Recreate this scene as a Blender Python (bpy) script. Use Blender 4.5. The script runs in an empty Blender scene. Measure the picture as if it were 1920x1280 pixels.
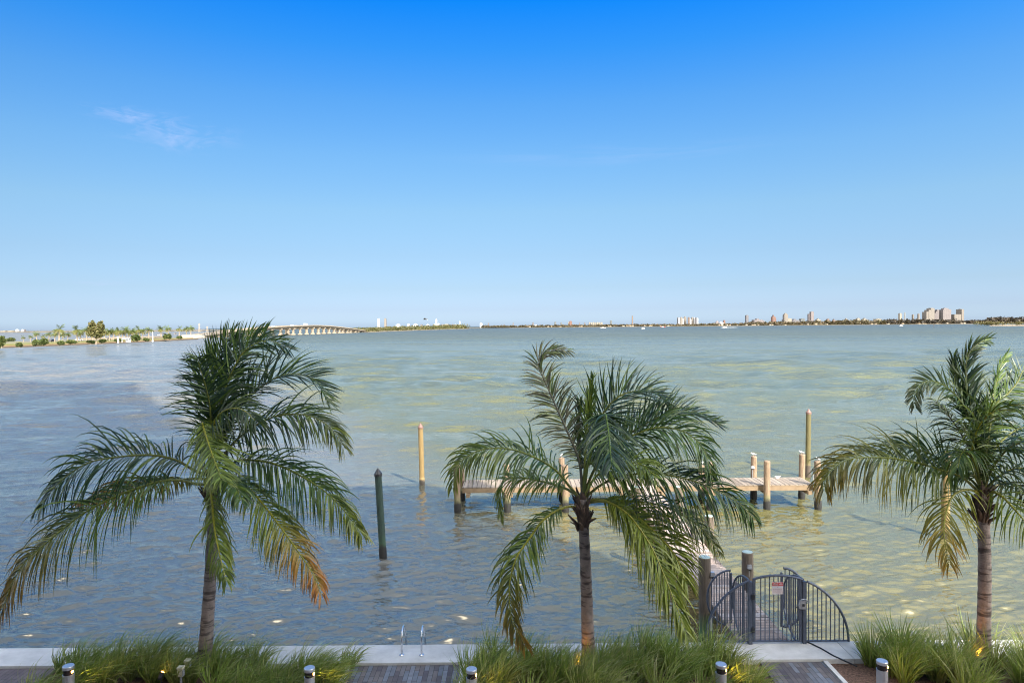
import bpy, math, random
import numpy as np
from mathutils import Vector, Matrix, Euler
R = math.radians
random.seed(7)
rng = np.random.default_rng(7)
scene = bpy.context.scene
COL = scene.collection

# ------------------------------------------------------------------ camera
CAM = Vector((0, 0, 7.0))
FPX = 1280.0
ROT = Euler((math.pi/2 - math.atan(29/FPX), 0, 0)).to_matrix() @ Matrix.Rotation(-0.0085, 3, 'Z')
cd = bpy.data.cameras.new('camera'); cam = bpy.data.objects.new('camera', cd); COL.objects.link(cam)
cd.sensor_width = 36; cd.lens = 24; cd.clip_start = 0.1; cd.clip_end = 60000
cam.matrix_world = Matrix.Translation(CAM) @ ROT.to_4x4()
scene.camera = cam
scene.cycles.use_denoising=True; scene.cycles.denoiser='OPENIMAGEDENOISE'; scene.cycles.denoising_input_passes='RGB_ALBEDO_NORMAL'; scene.cycles.denoising_prefilter='ACCURATE'; scene.cycles.filter_width=1.1; scene.cycles.sample_clamp_indirect=6

def ray(px, py):
    return ROT @ Vector(((px-960)/FPX, -(py-640)/FPX, -1))
def PZ(px, py, z=0.0):              # where the sight line meets a level z
    d = ray(px, py); return CAM + d*((z-CAM.z)/d.z)
def PY(px, py, Y):                  # the point at distance Y on the sight line
    d = ray(px, py); return CAM + d*(Y/d.y)

WZ = -1.15                          # water level; seawall cap top is z = 0

# ------------------------------------------------------------------ mesh helper
class MB:
    def __init__(s): s.v=[]; s.f=[]; s.m=[]; s.c=[]
    def add(s, vs, fs, mi=0, col=(1,1,1)):
        o=len(s.v); s.v += [tuple(q) for q in vs]
        s.f += [tuple(i+o for i in f) for f in fs]; s.m += [mi]*len(fs)
        if col and isinstance(col[0], (tuple,list)): s.c += list(col)
        else: s.c += [col]*len(vs)
    def box(s, c, size, mi=0, rot=None, taper=1.0, col=(1,1,1)):
        x,y,z = size[0]/2,size[1]/2,size[2]/2; t=taper
        vs=[Vector(q) for q in ((-x,-y,-z),(x,-y,-z),(x,y,-z),(-x,y,-z),(-x*t,-y*t,z),(x*t,-y*t,z),(x*t,y*t,z),(-x*t,y*t,z))]
        if rot is not None: vs=[rot@v for v in vs]
        c=Vector(c)
        s.add([v+c for v in vs],[(0,3,2,1),(4,5,6,7),(0,1,5,4),(1,2,6,5),(2,3,7,6),(3,0,4,7)],mi,col)
    def tube(s, pts, rad, n=8, mi=0, cap=True, col=(1,1,1), sq=1.0):
        pts=[Vector(p) for p in pts]; N=len(pts)
        if not hasattr(rad,'__len__'): rad=[rad]*N
        vs=[]; cs=[]; ref=None
        for i,p in enumerate(pts):
            t=(pts[min(i+1,N-1)]-pts[max(i-1,0)]).normalized()
            if ref is None:
                ref = Vector((1,0,0)) if abs(t.x)<.9 else Vector((0,1,0))
            a=(ref-t*ref.dot(t)).normalized(); b=t.cross(a); ref=a
            cc = col[i] if (col and isinstance(col[0],(tuple,list))) else col
            for k in range(n):
                an=2*math.pi*k/n
                vs.append(p+(a*math.cos(an)+b*math.sin(an))*rad[i]); cs.append(cc)
        fs=[(i*n+k,i*n+(k+1)%n,(i+1)*n+(k+1)%n,(i+1)*n+k) for i in range(N-1) for k in range(n)]
        if cap: fs += [tuple(range(n-1,-1,-1)), tuple((N-1)*n+k for k in range(n))]
        s.add(vs,fs,mi,cs)
    def lathe(s, c, prof, n=20, mi=0, axis=None, mis=None):
        c=Vector(c); vs=[]
        for r,z in prof:
            for k in range(n):
                a=2*math.pi*k/n; v=Vector((r*math.cos(a),r*math.sin(a),z))
                if axis is not None: v=axis@v
                vs.append(c+v)
        N=len(prof); o=len(s.v)
        s.v += [tuple(q) for q in vs]; s.c += [(1,1,1)]*len(vs)
        for i in range(N-1):
            for k in range(n):
                s.f.append((o+i*n+k,o+i*n+(k+1)%n,o+(i+1)*n+(k+1)%n,o+(i+1)*n+k)); s.m.append(mis[i] if mis else mi)
        s.f.append(tuple(o+k for k in range(n-1,-1,-1))); s.m.append(mis[0] if mis else mi)
        s.f.append(tuple(o+(N-1)*n+k for k in range(n))); s.m.append(mis[-1] if mis else mi)
    def sheet(s, x0,x1,y0,y1,z,mi=0):
        s.add([(x0,y0,z),(x1,y0,z),(x1,y1,z),(x0,y1,z)],[(0,1,2,3)],mi)
    def build(s, name, mats, parent=None, smooth=False, loc=None):
        me=bpy.data.meshes.new(name); me.from_pydata(s.v,[],s.f)
        if not isinstance(mats,(list,tuple)): mats=[mats]
        for m in mats: me.materials.append(m)
        me.polygons.foreach_set('material_index',s.m)
        if smooth: me.polygons.foreach_set('use_smooth',[True]*len(s.f))
        at=me.color_attributes.new('tint','FLOAT_COLOR','POINT')
        a=np.ones((len(s.v),4),np.float32); a[:,:3]=np.array(s.c,np.float32).reshape(-1,3)
        at.data.foreach_set('color',a.ravel())
        me.update()
        o=bpy.data.objects.new(name,me); COL.objects.link(o)
        if parent is not None:
            o.parent=parent
            o.location = -parent.location if loc is None else loc
        elif loc is not None: o.location=loc
        return o

def tag(o,label=None,cat=None,group=None,kind=None):
    if label: o['label']=label
    if cat: o['category']=cat
    if group: o['group']=group
    if kind: o['kind']=kind
    return o
def thing(name,loc,label,cat,group=None):
    o=bpy.data.objects.new(name,None); COL.objects.link(o); o.location=loc; o.empty_display_size=.2
    return tag(o,label,cat,group)
def dup(root,loc,label=None,rotz=0,sc=None,group=None):
    r=root.copy(); COL.objects.link(r); r.location=loc; r.rotation_euler=(0,0,rotz)
    if sc is not None: r.scale=(sc,sc,sc) if not hasattr(sc,'__len__') else sc
    if label: r['label']=label
    if group: r['group']=group
    for ch in list(root.children):
        c=ch.copy(); COL.objects.link(c); c.parent=r
        for g in ch.children:
            d=g.copy(); COL.objects.link(d); d.parent=c
    return r

# ------------------------------------------------------------------ materials
def nt(name):
    m=bpy.data.materials.new(name); m.use_nodes=True
    t=m.node_tree; b=t.nodes['Principled BSDF']
    return m,t,b
def nd(t,typ,**kw):
    n=t.nodes.new(typ)
    for k,v in kw.items():
        if k in n.inputs: n.inputs[k].default_value=v
        else: setattr(n,k,v)
    return n
def ramp(t,stops,interp='LINEAR'):
    r=t.nodes.new('ShaderNodeValToRGB'); e=r.color_ramp; e.interpolation=interp
    while len(e.elements)>1: e.elements.remove(e.elements[-1])
    e.elements[0].position=stops[0][0]; e.elements[0].color=(*stops[0][1],1)
    for p,c in stops[1:]:
        x=e.elements.new(p); x.color=(*c,1)
    return r
def mat(name,c1,c2=None,scale=4.0,rough=.6,metal=0,bump=0,bscale=None,stretch=(1,1,1),spec=.5,detail=6):
    m,t,b=nt(name)
    b.inputs['Roughness'].default_value=rough; b.inputs['Metallic'].default_value=metal
    b.inputs['Specular IOR Level'].default_value=spec
    tc=nd(t,'ShaderNodeTexCoord'); mp=nd(t,'ShaderNodeMapping'); mp.inputs['Scale'].default_value=stretch
    t.links.new(tc.outputs['Object'],mp.inputs['Vector'])
    n=nd(t,'ShaderNodeTexNoise',Scale=scale,Detail=detail,Roughness=.65); t.links.new(mp.outputs[0],n.inputs['Vector'])
    c2=c2 or tuple(min(1,x*1.25) for x in c1)
    r=ramp(t,[(.32,c1),(.68,c2)]); t.links.new(n.outputs['Fac'],r.inputs[0]); t.links.new(r.outputs[0],b.inputs['Base Color'])
    if bump:
        n2=nd(t,'ShaderNodeTexNoise',Scale=bscale or scale*4,Detail=5); t.links.new(mp.outputs[0],n2.inputs['Vector'])
        bp=nd(t,'ShaderNodeBump',Strength=bump,Distance=.02); t.links.new(n2.outputs['Fac'],bp.inputs['Height']); t.links.new(bp.outputs[0],b.inputs['Normal'])
    return m
def leafmat(name,rough=.5,trans=.25,spec=.4):
    m,t,b=nt(name)
    at=nd(t,'ShaderNodeAttribute',attribute_name='tint')
    b.inputs['Roughness'].default_value=rough; b.inputs['Specular IOR Level'].default_value=spec
    t.links.new(at.outputs['Color'],b.inputs['Base Color'])
    tr=nd(t,'ShaderNodeBsdfTranslucent'); g=nd(t,'ShaderNodeMixRGB',blend_type='MULTIPLY'); g.inputs[0].default_value=1
    g.inputs[2].default_value=(1.5,1.5,.6,1); t.links.new(at.outputs['Color'],g.inputs[1]); t.links.new(g.outputs[0],tr.inputs['Color'])
    mx=nd(t,'ShaderNodeMixShader'); mx.inputs[0].default_value=trans
    t.links.new(b.outputs[0],mx.inputs[1]); t.links.new(tr.outputs[0],mx.inputs[2])
    t.links.new(mx.outputs[0],t.nodes['Material Output'].inputs['Surface'])
    return m
def plain_attr(name,rough=.8):
    m,t,b=nt(name); at=nd(t,'ShaderNodeAttribute',attribute_name='tint')
    t.links.new(at.outputs['Color'],b.inputs['Base Color']); b.inputs['Roughness'].default_value=rough
    return m

M={}
M['leaf']=leafmat('palm_leaf',.40,.16,.4)
M['grass']=leafmat('grass_leaf',.5,.3,.3)
M['bush']=leafmat('bush_leaf',.6,.15,.25)
M['concrete']=mat('pale_concrete',(.46,.44,.405),(.70,.675,.635),1.4,.85,bump=.25,bscale=30)
M['wallface']=mat('seawall_face',(.20,.20,.17),(.34,.33,.29),2,.9)
M['mulch']=mat('bark_mulch',(.035,.018,.012),(.21,.12,.08),22,.95,bump=1,bscale=40)
M['alum']=mat('brushed_aluminium',(.46,.47,.50),(.56,.57,.6),8,.38,.75)
M['steel']=mat('stainless_steel',(.62,.63,.65),(.75,.75,.76),6,.22,1)
M['darkglass']=mat('dark_glass',(.015,.013,.015),(.03,.022,.02),5,.08)
M['black']=mat('black_metal',(.012,.012,.014),(.03,.03,.034),9,.4)
M['gatepaint']=mat('gate_grey_paint',(.075,.09,.125),(.11,.125,.165),7,.42,.35)
M['deckwood']=None
M['beigebox']=mat('beige_plastic',(.46,.41,.27),(.54,.49,.34),6,.5)
M['white']=mat('white_paint',(.74,.74,.72),(.82,.82,.80),5,.5)
M['grey']=mat('grey_plastic',(.28,.29,.31),(.36,.37,.38),5,.5)
M['stone']=mat('bridge_concrete',(0.228,0.186,0.135),(0.294,0.246,0.186),.15,.9)
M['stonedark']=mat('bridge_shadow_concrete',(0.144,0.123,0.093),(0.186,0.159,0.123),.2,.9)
M['asphalt']=mat('sunbleached_asphalt',(.075,.07,.062),(.115,.105,.092),.3,.9)
M['turf']=mat('dry_turf',(.060,.072,.012),(.125,.105,.022),.08,.95)
M['bank']=mat('earth_bank',(0.18,0.114,0.06),(0.252,0.174,0.096),.3,.95)
M['bankdark']=mat('dark_rock_edge',(.05,.038,.025),(.10,.075,.05),.6,.95)
M['sand']=mat('pale_sand',(.135,.108,.074),(.185,.152,.108),.1,.95)
M['trunkfar']=mat('far_trunk',(.18,.14,.10),(.28,.23,.17),1.5,.9)
M['farland']=mat('far_land',(.055,.045,.03),(.11,.092,.065),.02,1)
M['palegrey']=mat('pale_grey_paint',(.34,.36,.38),(.42,.44,.46),5,.6)
M['red']=mat('sign_red',(.42,.03,.035),(.5,.05,.05),5,.5)
M['signwhite']=mat('sign_faded_white',(.55,.47,.47),(.62,.56,.56),5,.5)
M['signblue']=mat('sign_pale_band',(.52,.56,.60),(.58,.6,.63),5,.5)
M['signtext']=mat('sign_faded_text',(.36,.22,.23),(.4,.26,.27),5,.5)
M['gull']=mat('gull_white',(.75,.75,.74),(.85,.85,.84),5,.7)
M['gullwing']=mat('gull_grey',(.32,.33,.35),(.4,.41,.43),5,.7)
M['fibre']=mat('palm_fibre',(.05,.032,.022),(.15,.10,.07),14,.95,stretch=(1,1,.3),bump=.6)

# old timber with darker, wet, weed-grown foot: stain has its own height on the pile
def pilemat(name,c1,c2,foot,h0,h1,h2,weed=(.05,.09,.05)):
    m,t,b=nt(name); b.inputs['Roughness'].default_value=.8
    tc=nd(t,'ShaderNodeTexCoord'); mp=nd(t,'ShaderNodeMapping'); mp.inputs['Scale'].default_value=(9,9,1.0)
    t.links.new(tc.outputs['Object'],mp.inputs['Vector'])
    n=nd(t,'ShaderNodeTexNoise',Scale=2.5,Detail=7,Roughness=.7); t.links.new(mp.outputs[0],n.inputs['Vector'])
    r=ramp(t,[(.3,c1),(.7,c2)]); t.links.new(n.outputs['Fac'],r.inputs[0])
    ge=nd(t,'ShaderNodeNewGeometry'); sx=nd(t,'ShaderNodeSeparateXYZ'); t.links.new(ge.outputs['Position'],sx.inputs[0])
    n2=nd(t,'ShaderNodeTexNoise',Scale=5,Detail=4); t.links.new(tc.outputs['Object'],n2.inputs['Vector'])
    ad=nd(t,'ShaderNodeMath',operation='MULTIPLY_ADD'); ad.inputs[1].default_value=.35; t.links.new(n2.outputs['Fac'],ad.inputs[0]); t.links.new(sx.outputs['Z'],ad.inputs[2])
    mr=nd(t,'ShaderNodeMapRange'); mr.inputs['From Min'].default_value=h0+.17; mr.inputs['From Max'].default_value=h1+.17; t.links.new(ad.outputs[0],mr.inputs['Value'])
    mx=nd(t,'ShaderNodeMixRGB'); mx.inputs[1].default_value=(*foot,1)
    mr2=nd(t,'ShaderNodeMapRange'); mr2.inputs['From Min'].default_value=h1+.17; mr2.inputs['From Max'].default_value=h2+.17; t.links.new(ad.outputs[0],mr2.inputs['Value'])
    mw=nd(t,'ShaderNodeMixRGB'); mw.inputs[1].default_value=(*weed,1); t.links.new(mr2.outputs[0],mw.inputs[0]); t.links.new(r.outputs[0],mw.inputs[2])
    t.links.new(mr.outputs[0],mx.inputs[0]); t.links.new(mw.outputs[0],mx.inputs[2]); t.links.new(mx.outputs[0],b.inputs['Base Color'])
    bp=nd(t,'ShaderNodeBump',Strength=.6,Distance=.02); t.links.new(n.outputs['Fac'],bp.inputs['Height']); t.links.new(bp.outputs[0],b.inputs['Normal'])
    return m
M['pile']=pilemat('dock_pile_timber',(.10,.064,.038),(.31,.225,.15),(.012,.012,.012),-.75,-.6,-.35,(.16,.15,.08))
M['pilegate']=pilemat('gate_pile_timber',(.065,.05,.038),(.165,.13,.10),(.012,.013,.012),-.9,-.7,-.15,(.075,.16,.08))
M['pilegreen']=pilemat('green_pile_timber',(.012,.028,.024),(.032,.062,.045),(.012,.012,.012),-.72,-.6,-.2,(.035,.075,.042))
M['pileyellow']=pilemat('yellow_pile_timber',(0.1488,0.0961,0.0341),(0.2356,0.1674,0.0682),(.04,.035,.03),-.95,-.8,-.7,(.28,.2,.09))
M['pileolive']=pilemat('olive_pile_timber',(0.0713,0.062,0.0217),(0.1178,0.1023,0.0403),(.06,.045,.035),-.6,-.5,-.4,(.15,.12,.06))
M['piletop']=mat('weathered_pile_top',(.24,.33,.33),(.36,.46,.45),20,.9)
M['pilecap']=mat('copper_pile_cap',(0.124,0.0682,0.0558),(0.1736,0.1054,0.0868),9,.5)
M['capsand']=mat('tan_pile_cap',(0.186,0.124,0.0775),(0.248,0.1736,0.1116),9,.5)

def plankmat(name,stops,along,width,length):
    m,t,b=nt(name); b.inputs['Roughness'].default_value=.8
    tc=nd(t,'ShaderNodeTexCoord'); mp=nd(t,'ShaderNodeMapping')
    if along=='Y': mp.inputs['Rotation'].default_value=(0,0,R(90))
    t.links.new(tc.outputs['Object'],mp.inputs['Vector'])
    br=nd(t,'ShaderNodeTexBrick'); br.offset=.5; br.inputs['Color1'].default_value=(0,0,0,1); br.inputs['Color2'].default_value=(1,1,1,1)
    br.inputs['Mortar'].default_value=(0,0,0,1); br.inputs['Scale'].default_value=1
    br.inputs['Mortar Size'].default_value=width*.045; br.inputs['Mortar Smooth'].default_value=.1; br.inputs['Brick Width'].default_value=length; br.inputs['Row Height'].default_value=width
    t.links.new(mp.outputs[0],br.inputs['Vector'])
    r=ramp(t,stops); t.links.new(br.outputs['Color'],r.inputs[0])
    n=nd(t,'ShaderNodeTexNoise',Scale=7,Detail=7); t.links.new(tc.outputs['Object'],n.inputs['Vector'])
    mv=nd(t,'ShaderNodeMixRGB',blend_type='MULTIPLY'); mv.inputs[0].default_value=.55; r2=ramp(t,[(.3,(.55,.55,.55)),(.7,(1.15,1.15,1.15))]); t.links.new(n.outputs['Fac'],r2.inputs[0])
    t.links.new(r.outputs[0],mv.inputs[1]); t.links.new(r2.outputs[0],mv.inputs[2])
    mx=nd(t,'ShaderNodeMixRGB'); mx.inputs[2].default_value=(.03,.025,.025,1); t.links.new(br.outputs['Fac'],mx.inputs[0]); t.links.new(mv.outputs[0],mx.inputs[1])
    t.links.new(mx.outputs[0],b.inputs['Base Color'])
    bp=nd(t,'ShaderNodeBump',Strength=.5,Distance=.012); bp.invert=True; t.links.new(br.outputs['Fac'],bp.inputs['Height']); t.links.new(bp.outputs[0],b.inputs['Normal'])
    return m
M['paver']=plankmat('paver_strips',[(0,(.085,.075,.085)),(.45,(.16,.135,.125)),(.7,(.14,.155,.18)),(1,(.20,.21,.235))],'Y',.098,.42)
M['paverplain']=plankmat('paver_plain',[(0,(.13,.10,.10)),(1,(.17,.135,.13))],'Y',.098,.42)
M['deckY']=plankmat('walkway_planks',[(0,(.26,.20,.17)),(.5,(.42,.33,.27)),(1,(.36,.32,.30))],'X',.14,3.0)
M['deckX']=plankmat('dock_planks',[(0,(.175,.14,.107)),(.5,(.275,.226,.177)),(1,(.225,.19,.155))],'Y',.2,5.0)
M['beam']=mat('dock_beam',(0.1674,0.1178,0.0713),(0.2294,0.1674,0.1054),3,.85)

# ------------------------------------------------------------------ sky and sun
SUN_EL=40.0; SUN_AZ=Vector((.55,-.835,0)).normalized()      # horizontal direction towards the sun
w=bpy.data.worlds.new('World'); scene.world=w; w.use_nodes=True; t=w.node_tree
bg=t.nodes['Background']; sky=nd(t,'ShaderNodeTexSky',sky_type='NISHITA'); sky.sun_disc=False
sky.sun_elevation=R(SUN_EL); sky.sun_rotation=math.atan2(SUN_AZ.x,SUN_AZ.y)
sky.altitude=0; sky.air_density=1.0; sky.dust_density=.6; sky.ozone_density=3.0
tc=nd(t,'ShaderNodeTexCoord'); sx=nd(t,'ShaderNodeSeparateXYZ'); t.links.new(tc.outputs['Generated'],sx.inputs[0])
SKYFILL=(9.0,8.8,8.5)
SKYTINT=[(0, (0.132, 0.1682, 0.2632)), (0.0086, (0.132, 0.1699, 0.2632)), (0.024, (0.1161, 0.1421, 0.2195)), (0.055, (0.1135, 0.132, 0.1758)), (0.102, (0.1228, 0.1404, 0.1648)), (0.163, (0.1354, 0.1648, 0.1758)), (0.236, (0.1177, 0.1791, 0.2086)), (0.306, (0.0833, 0.1791, 0.243)), (0.371, (0.0336, 0.1699, 0.2893)), (0.43, (0.0034, 0.1573, 0.3364)), (0.5, (0.191, 0.342, 0.464)), (0.6, (0.58, 0.564, 0.512)), (1, (1.025, 0.785, 0.615))]
rs=ramp(t,SKYTINT); t.links.new(sx.outputs['Z'],rs.inputs[0])
mu=nd(t,'ShaderNodeMixRGB',blend_type='MULTIPLY'); mu.inputs[0].default_value=1; xf=nd(t,'ShaderNodeMath',operation='MULTIPLY_ADD'); xf.inputs[1].default_value=.27; xf.inputs[2].default_value=1; t.links.new(sx.outputs['X'],xf.inputs[0])
sc_=nd(t,'ShaderNodeVectorMath',operation='SCALE'); t.links.new(sky.outputs[0],sc_.inputs[0]); t.links.new(xf.outputs[0],sc_.inputs['Scale']); t.links.new(sc_.outputs[0],mu.inputs[1])
# bright white fill added to the sky behind the viewer to lift the shade
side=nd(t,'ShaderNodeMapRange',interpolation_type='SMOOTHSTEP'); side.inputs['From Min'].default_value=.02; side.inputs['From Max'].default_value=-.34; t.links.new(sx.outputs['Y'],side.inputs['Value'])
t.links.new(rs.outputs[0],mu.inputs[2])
sm=nd(t,'ShaderNodeMixRGB'); sm.inputs[2].default_value=(*SKYFILL,1); t.links.new(side.outputs[0],sm.inputs[0]); t.links.new(mu.outputs[0],sm.inputs[1]); mu=sm
def cloud(px,py,sx_,sy_,rot,amt,scl,prev):
    d=ray(px,py).normalized(); mp=nd(t,'ShaderNodeMapping'); mp.vector_type='POINT'; mp.inputs['Location'].default_value=(-d.x,-d.y,-d.z)
    t.links.new(tc.outputs['Generated'],mp.inputs[0]); m2=nd(t,'ShaderNodeMapping'); m2.inputs['Rotation'].default_value=(0,R(rot),0); m2.inputs['Scale'].default_value=(1/sx_,1/sx_,1/sy_); t.links.new(mp.outputs[0],m2.inputs[0])
    ln=nd(t,'ShaderNodeVectorMath',operation='LENGTH'); t.links.new(m2.outputs[0],ln.inputs[0])
    fall=nd(t,'ShaderNodeMapRange',interpolation_type='SMOOTHSTEP'); fall.inputs['From Min'].default_value=1; fall.inputs['From Max'].default_value=.1; t.links.new(ln.outputs['Value'],fall.inputs['Value'])
    n=nd(t,'ShaderNodeTexNoise',Scale=scl,Detail=8,Roughness=.62,Distortion=1.2); t.links.new(m2.outputs[0],n.inputs['Vector'])
    nr=nd(t,'ShaderNodeMapRange'); nr.inputs['From Min'].default_value=.42; nr.inputs['From Max'].default_value=.75; t.links.new(n.outputs['Fac'],nr.inputs['Value'])
    q=nd(t,'ShaderNodeMath',operation='MULTIPLY'); t.links.new(fall.outputs[0],q.inputs[0]); t.links.new(nr.outputs[0],q.inputs[1])
    q2=nd(t,'ShaderNodeMath',operation='MULTIPLY'); q2.inputs[1].default_value=amt; t.links.new(q.outputs[0],q2.inputs[0])
    mx=nd(t,'ShaderNodeMixRGB'); mx.inputs[2].default_value=(.81,.91,1.35,1); t.links.new(q2.outputs[0],mx.inputs[0]); t.links.new(prev,mx.inputs[1]); return mx.outputs[0]
cc_=cloud(245,216,.075,.014,8,.5,1.8,mu.outputs[0]); cc_=cloud(325,250,.10,.030,5,.45,2.2,cc_); cc_=cloud(1150,290,.30,.020,9,.14,1.6,cc_); cc_=cloud(195,530,.06,.006,0,.3,1.6,cc_)
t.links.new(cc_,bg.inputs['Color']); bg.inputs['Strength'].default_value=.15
sl=bpy.data.lights.new('sun','SUN'); sl.energy=2.0; sl.angle=R(.5); sl.color=(1,.93,.82)
so=bpy.data.objects.new('sun',sl); COL.objects.link(so)
to_sun=Vector((SUN_AZ.x*math.cos(R(SUN_EL)),SUN_AZ.y*math.cos(R(SUN_EL)),math.sin(R(SUN_EL))))
so.rotation_euler=to_sun.to_track_quat('Z','Y').to_euler(); so.location=to_sun*50
vs=scene.view_settings; vs.view_transform='Standard'; vs.look='None'; vs.exposure=2.45; vs.gamma=1; vs.use_curve_mapping=False

# ------------------------------------------------------------------ water
def watermat():
    m,t,b=nt('bay_water')
    ge=nd(t,'ShaderNodeNewGeometry'); sx=nd(t,'ShaderNodeSeparateXYZ'); t.links.new(ge.outputs['Position'],sx.inputs[0])
    # bed colour: sandy shallows by the seawall, green further, slate far out; broken by drifting patches
    n=nd(t,'ShaderNodeTexNoise',Scale=.035,Detail=5,Roughness=.6); t.links.new(ge.outputs['Position'],n.inputs['Vector'])
    lg=nd(t,'ShaderNodeMath',operation='LOGARITHM'); lg.inputs[1].default_value=10; t.links.new(sx.outputs['Y'],lg.inputs[0])
    ad=nd(t,'ShaderNodeMath',operation='MULTIPLY_ADD'); ad.inputs[1].default_value=.35; t.links.new(n.outputs['Fac'],ad.inputs[0]); t.links.new(lg.outputs[0],ad.inputs[2])
    mr=nd(t,'ShaderNodeMapRange'); mr.inputs['From Min'].default_value=1.3; mr.inputs['From Max'].default_value=3.3; t.links.new(ad.outputs[0],mr.inputs['Value'])
    r=ramp(t,WATERCOL); t.links.new(mr.outputs[0],r.inputs[0])
    # sandy shallows on the right; shaded water on the left painted as greyer base
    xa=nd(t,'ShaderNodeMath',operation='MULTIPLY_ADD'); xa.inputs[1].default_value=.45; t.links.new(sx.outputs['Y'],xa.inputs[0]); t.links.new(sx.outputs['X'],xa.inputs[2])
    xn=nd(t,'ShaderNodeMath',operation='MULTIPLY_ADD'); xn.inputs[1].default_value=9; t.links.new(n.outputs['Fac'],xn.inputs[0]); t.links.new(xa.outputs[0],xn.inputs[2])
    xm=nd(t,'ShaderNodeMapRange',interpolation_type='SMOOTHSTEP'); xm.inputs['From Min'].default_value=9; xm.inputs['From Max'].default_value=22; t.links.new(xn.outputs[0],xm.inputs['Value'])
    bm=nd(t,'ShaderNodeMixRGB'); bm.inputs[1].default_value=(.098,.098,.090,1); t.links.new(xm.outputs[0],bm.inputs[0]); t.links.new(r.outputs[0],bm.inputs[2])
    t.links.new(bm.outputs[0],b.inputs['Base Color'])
    b.inputs['Roughness'].default_value=.06; b.inputs['IOR'].default_value=2.6; b.inputs['Specular IOR Level'].default_value=.5; b.inputs['Specular Tint'].default_value=(1,.87,.62,1)
    sq=nd(t,'ShaderNodeMapRange'); sq.inputs['From Min'].default_value=60; sq.inputs['From Max'].default_value=500; sq.inputs['To Min'].default_value=.06; sq.inputs['To Max'].default_value=.36; t.links.new(sx.outputs['Y'],sq.inputs['Value']); t.links.new(sq.outputs[0],b.inputs['Roughness'])
    si=nd(t,'ShaderNodeMapRange'); si.inputs['From Min'].default_value=25; si.inputs['From Max'].default_value=220; si.inputs['To Min'].default_value=.5; si.inputs['To Max'].default_value=.095; t.links.new(sx.outputs['Y'],si.inputs['Value']); # ruffled and calmer patches of every size mirror the sky differently
    mo=None
    for scl,dt,lo0,lo1,hi0,hi1 in ((1.2,3,26,60,120,260),(.16,4,90,200,600,1200),(.02,5,400,900,90000,99999)):
        nn=nd(t,'ShaderNodeTexNoise',Scale=scl,Detail=dt,Roughness=.6,Distortion=.4); t.links.new(ge.outputs['Position'],nn.inputs['Vector'])
        cs=nd(t,'ShaderNodeMapRange',clamp=True); cs.inputs['From Min'].default_value=.41; cs.inputs['From Max'].default_value=.59; cs.inputs['To Min'].default_value=-1; t.links.new(nn.outputs['Fac'],cs.inputs['Value'])
        f1=nd(t,'ShaderNodeMapRange'); f1.inputs['From Min'].default_value=lo0; f1.inputs['From Max'].default_value=lo1; t.links.new(sx.outputs['Y'],f1.inputs['Value'])
        f2=nd(t,'ShaderNodeMapRange'); f2.inputs['From Min'].default_value=hi0; f2.inputs['From Max'].default_value=hi1; f2.inputs['To Min'].default_value=1; f2.inputs['To Max'].default_value=0; t.links.new(sx.outputs['Y'],f2.inputs['Value'])
        p1=nd(t,'ShaderNodeMath',operation='MULTIPLY'); t.links.new(cs.outputs[0],p1.inputs[0]); t.links.new(f1.outputs[0],p1.inputs[1])
        p2=nd(t,'ShaderNodeMath',operation='MULTIPLY'); t.links.new(p1.outputs[0],p2.inputs[0]); t.links.new(f2.outputs[0],p2.inputs[1])
        if mo is None: mo=p2
        else:
            a2=nd(t,'ShaderNodeMath',operation='ADD'); t.links.new(mo.outputs[0],a2.inputs[0]); t.links.new(p2.outputs[0],a2.inputs[1]); mo=a2
    ms=nd(t,'ShaderNodeMath',operation='MULTIPLY_ADD'); ms.inputs[1].default_value=.55; ms.inputs[2].default_value=1; t.links.new(mo.outputs[0],ms.inputs[0])
    sp_=nd(t,'ShaderNodeMath',operation='MULTIPLY'); t.links.new(si.outputs[0],sp_.inputs[0]); t.links.new(ms.outputs[0],sp_.inputs[1]); t.links.new(sp_.outputs[0],b.inputs['Specular IOR Level'])
    mp=nd(t,'ShaderNodeMapping'); mp.inputs['Scale'].default_value=(.55,1,1); t.links.new(ge.outputs['Position'],mp.inputs['Vector'])
    mr_=nd(t,'ShaderNodeMapping'); mr_.inputs['Rotation'].default_value=(0,0,R(-9)); mr_.inputs['Scale'].default_value=(.32,1,1); t.links.new(ge.outputs['Position'],mr_.inputs['Vector'])
    n1=nd(t,'ShaderNodeTexNoise',Scale=2.1,Detail=3,Roughness=.5,Distortion=.9); t.links.new(mr_.outputs[0],n1.inputs['Vector'])
    n2=nd(t,'ShaderNodeTexNoise',Scale=.02,Detail=10,Roughness=.53); t.links.new(mp.outputs[0],n2.inputs['Vector'])
    b1=nd(t,'ShaderNodeBump',Strength=1,Distance=.085); t.links.new(n1.outputs['Fac'],b1.inputs['Height'])
    def far(lo,hi,mx):
        q=nd(t,'ShaderNodeMapRange'); q.inputs['From Min'].default_value=lo; q.inputs['From Max'].default_value=hi; q.inputs['To Max'].default_value=mx; t.links.new(sx.outputs['Y'],q.inputs['Value']); return q
    b2=nd(t,'ShaderNodeBump',Distance=12.0); t.links.new(far(22,90,1).outputs[0],b2.inputs['Strength']); t.links.new(n2.outputs['Fac'],b2.inputs['Height']); t.links.new(b1.outputs[0],b2.inputs['Normal'])
    t.links.new(b2.outputs[0],b.inputs['Normal'])
    return m
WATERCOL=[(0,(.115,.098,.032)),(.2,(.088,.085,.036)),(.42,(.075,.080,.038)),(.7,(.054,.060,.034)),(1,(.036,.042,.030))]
M['water']=watermat()

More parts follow.
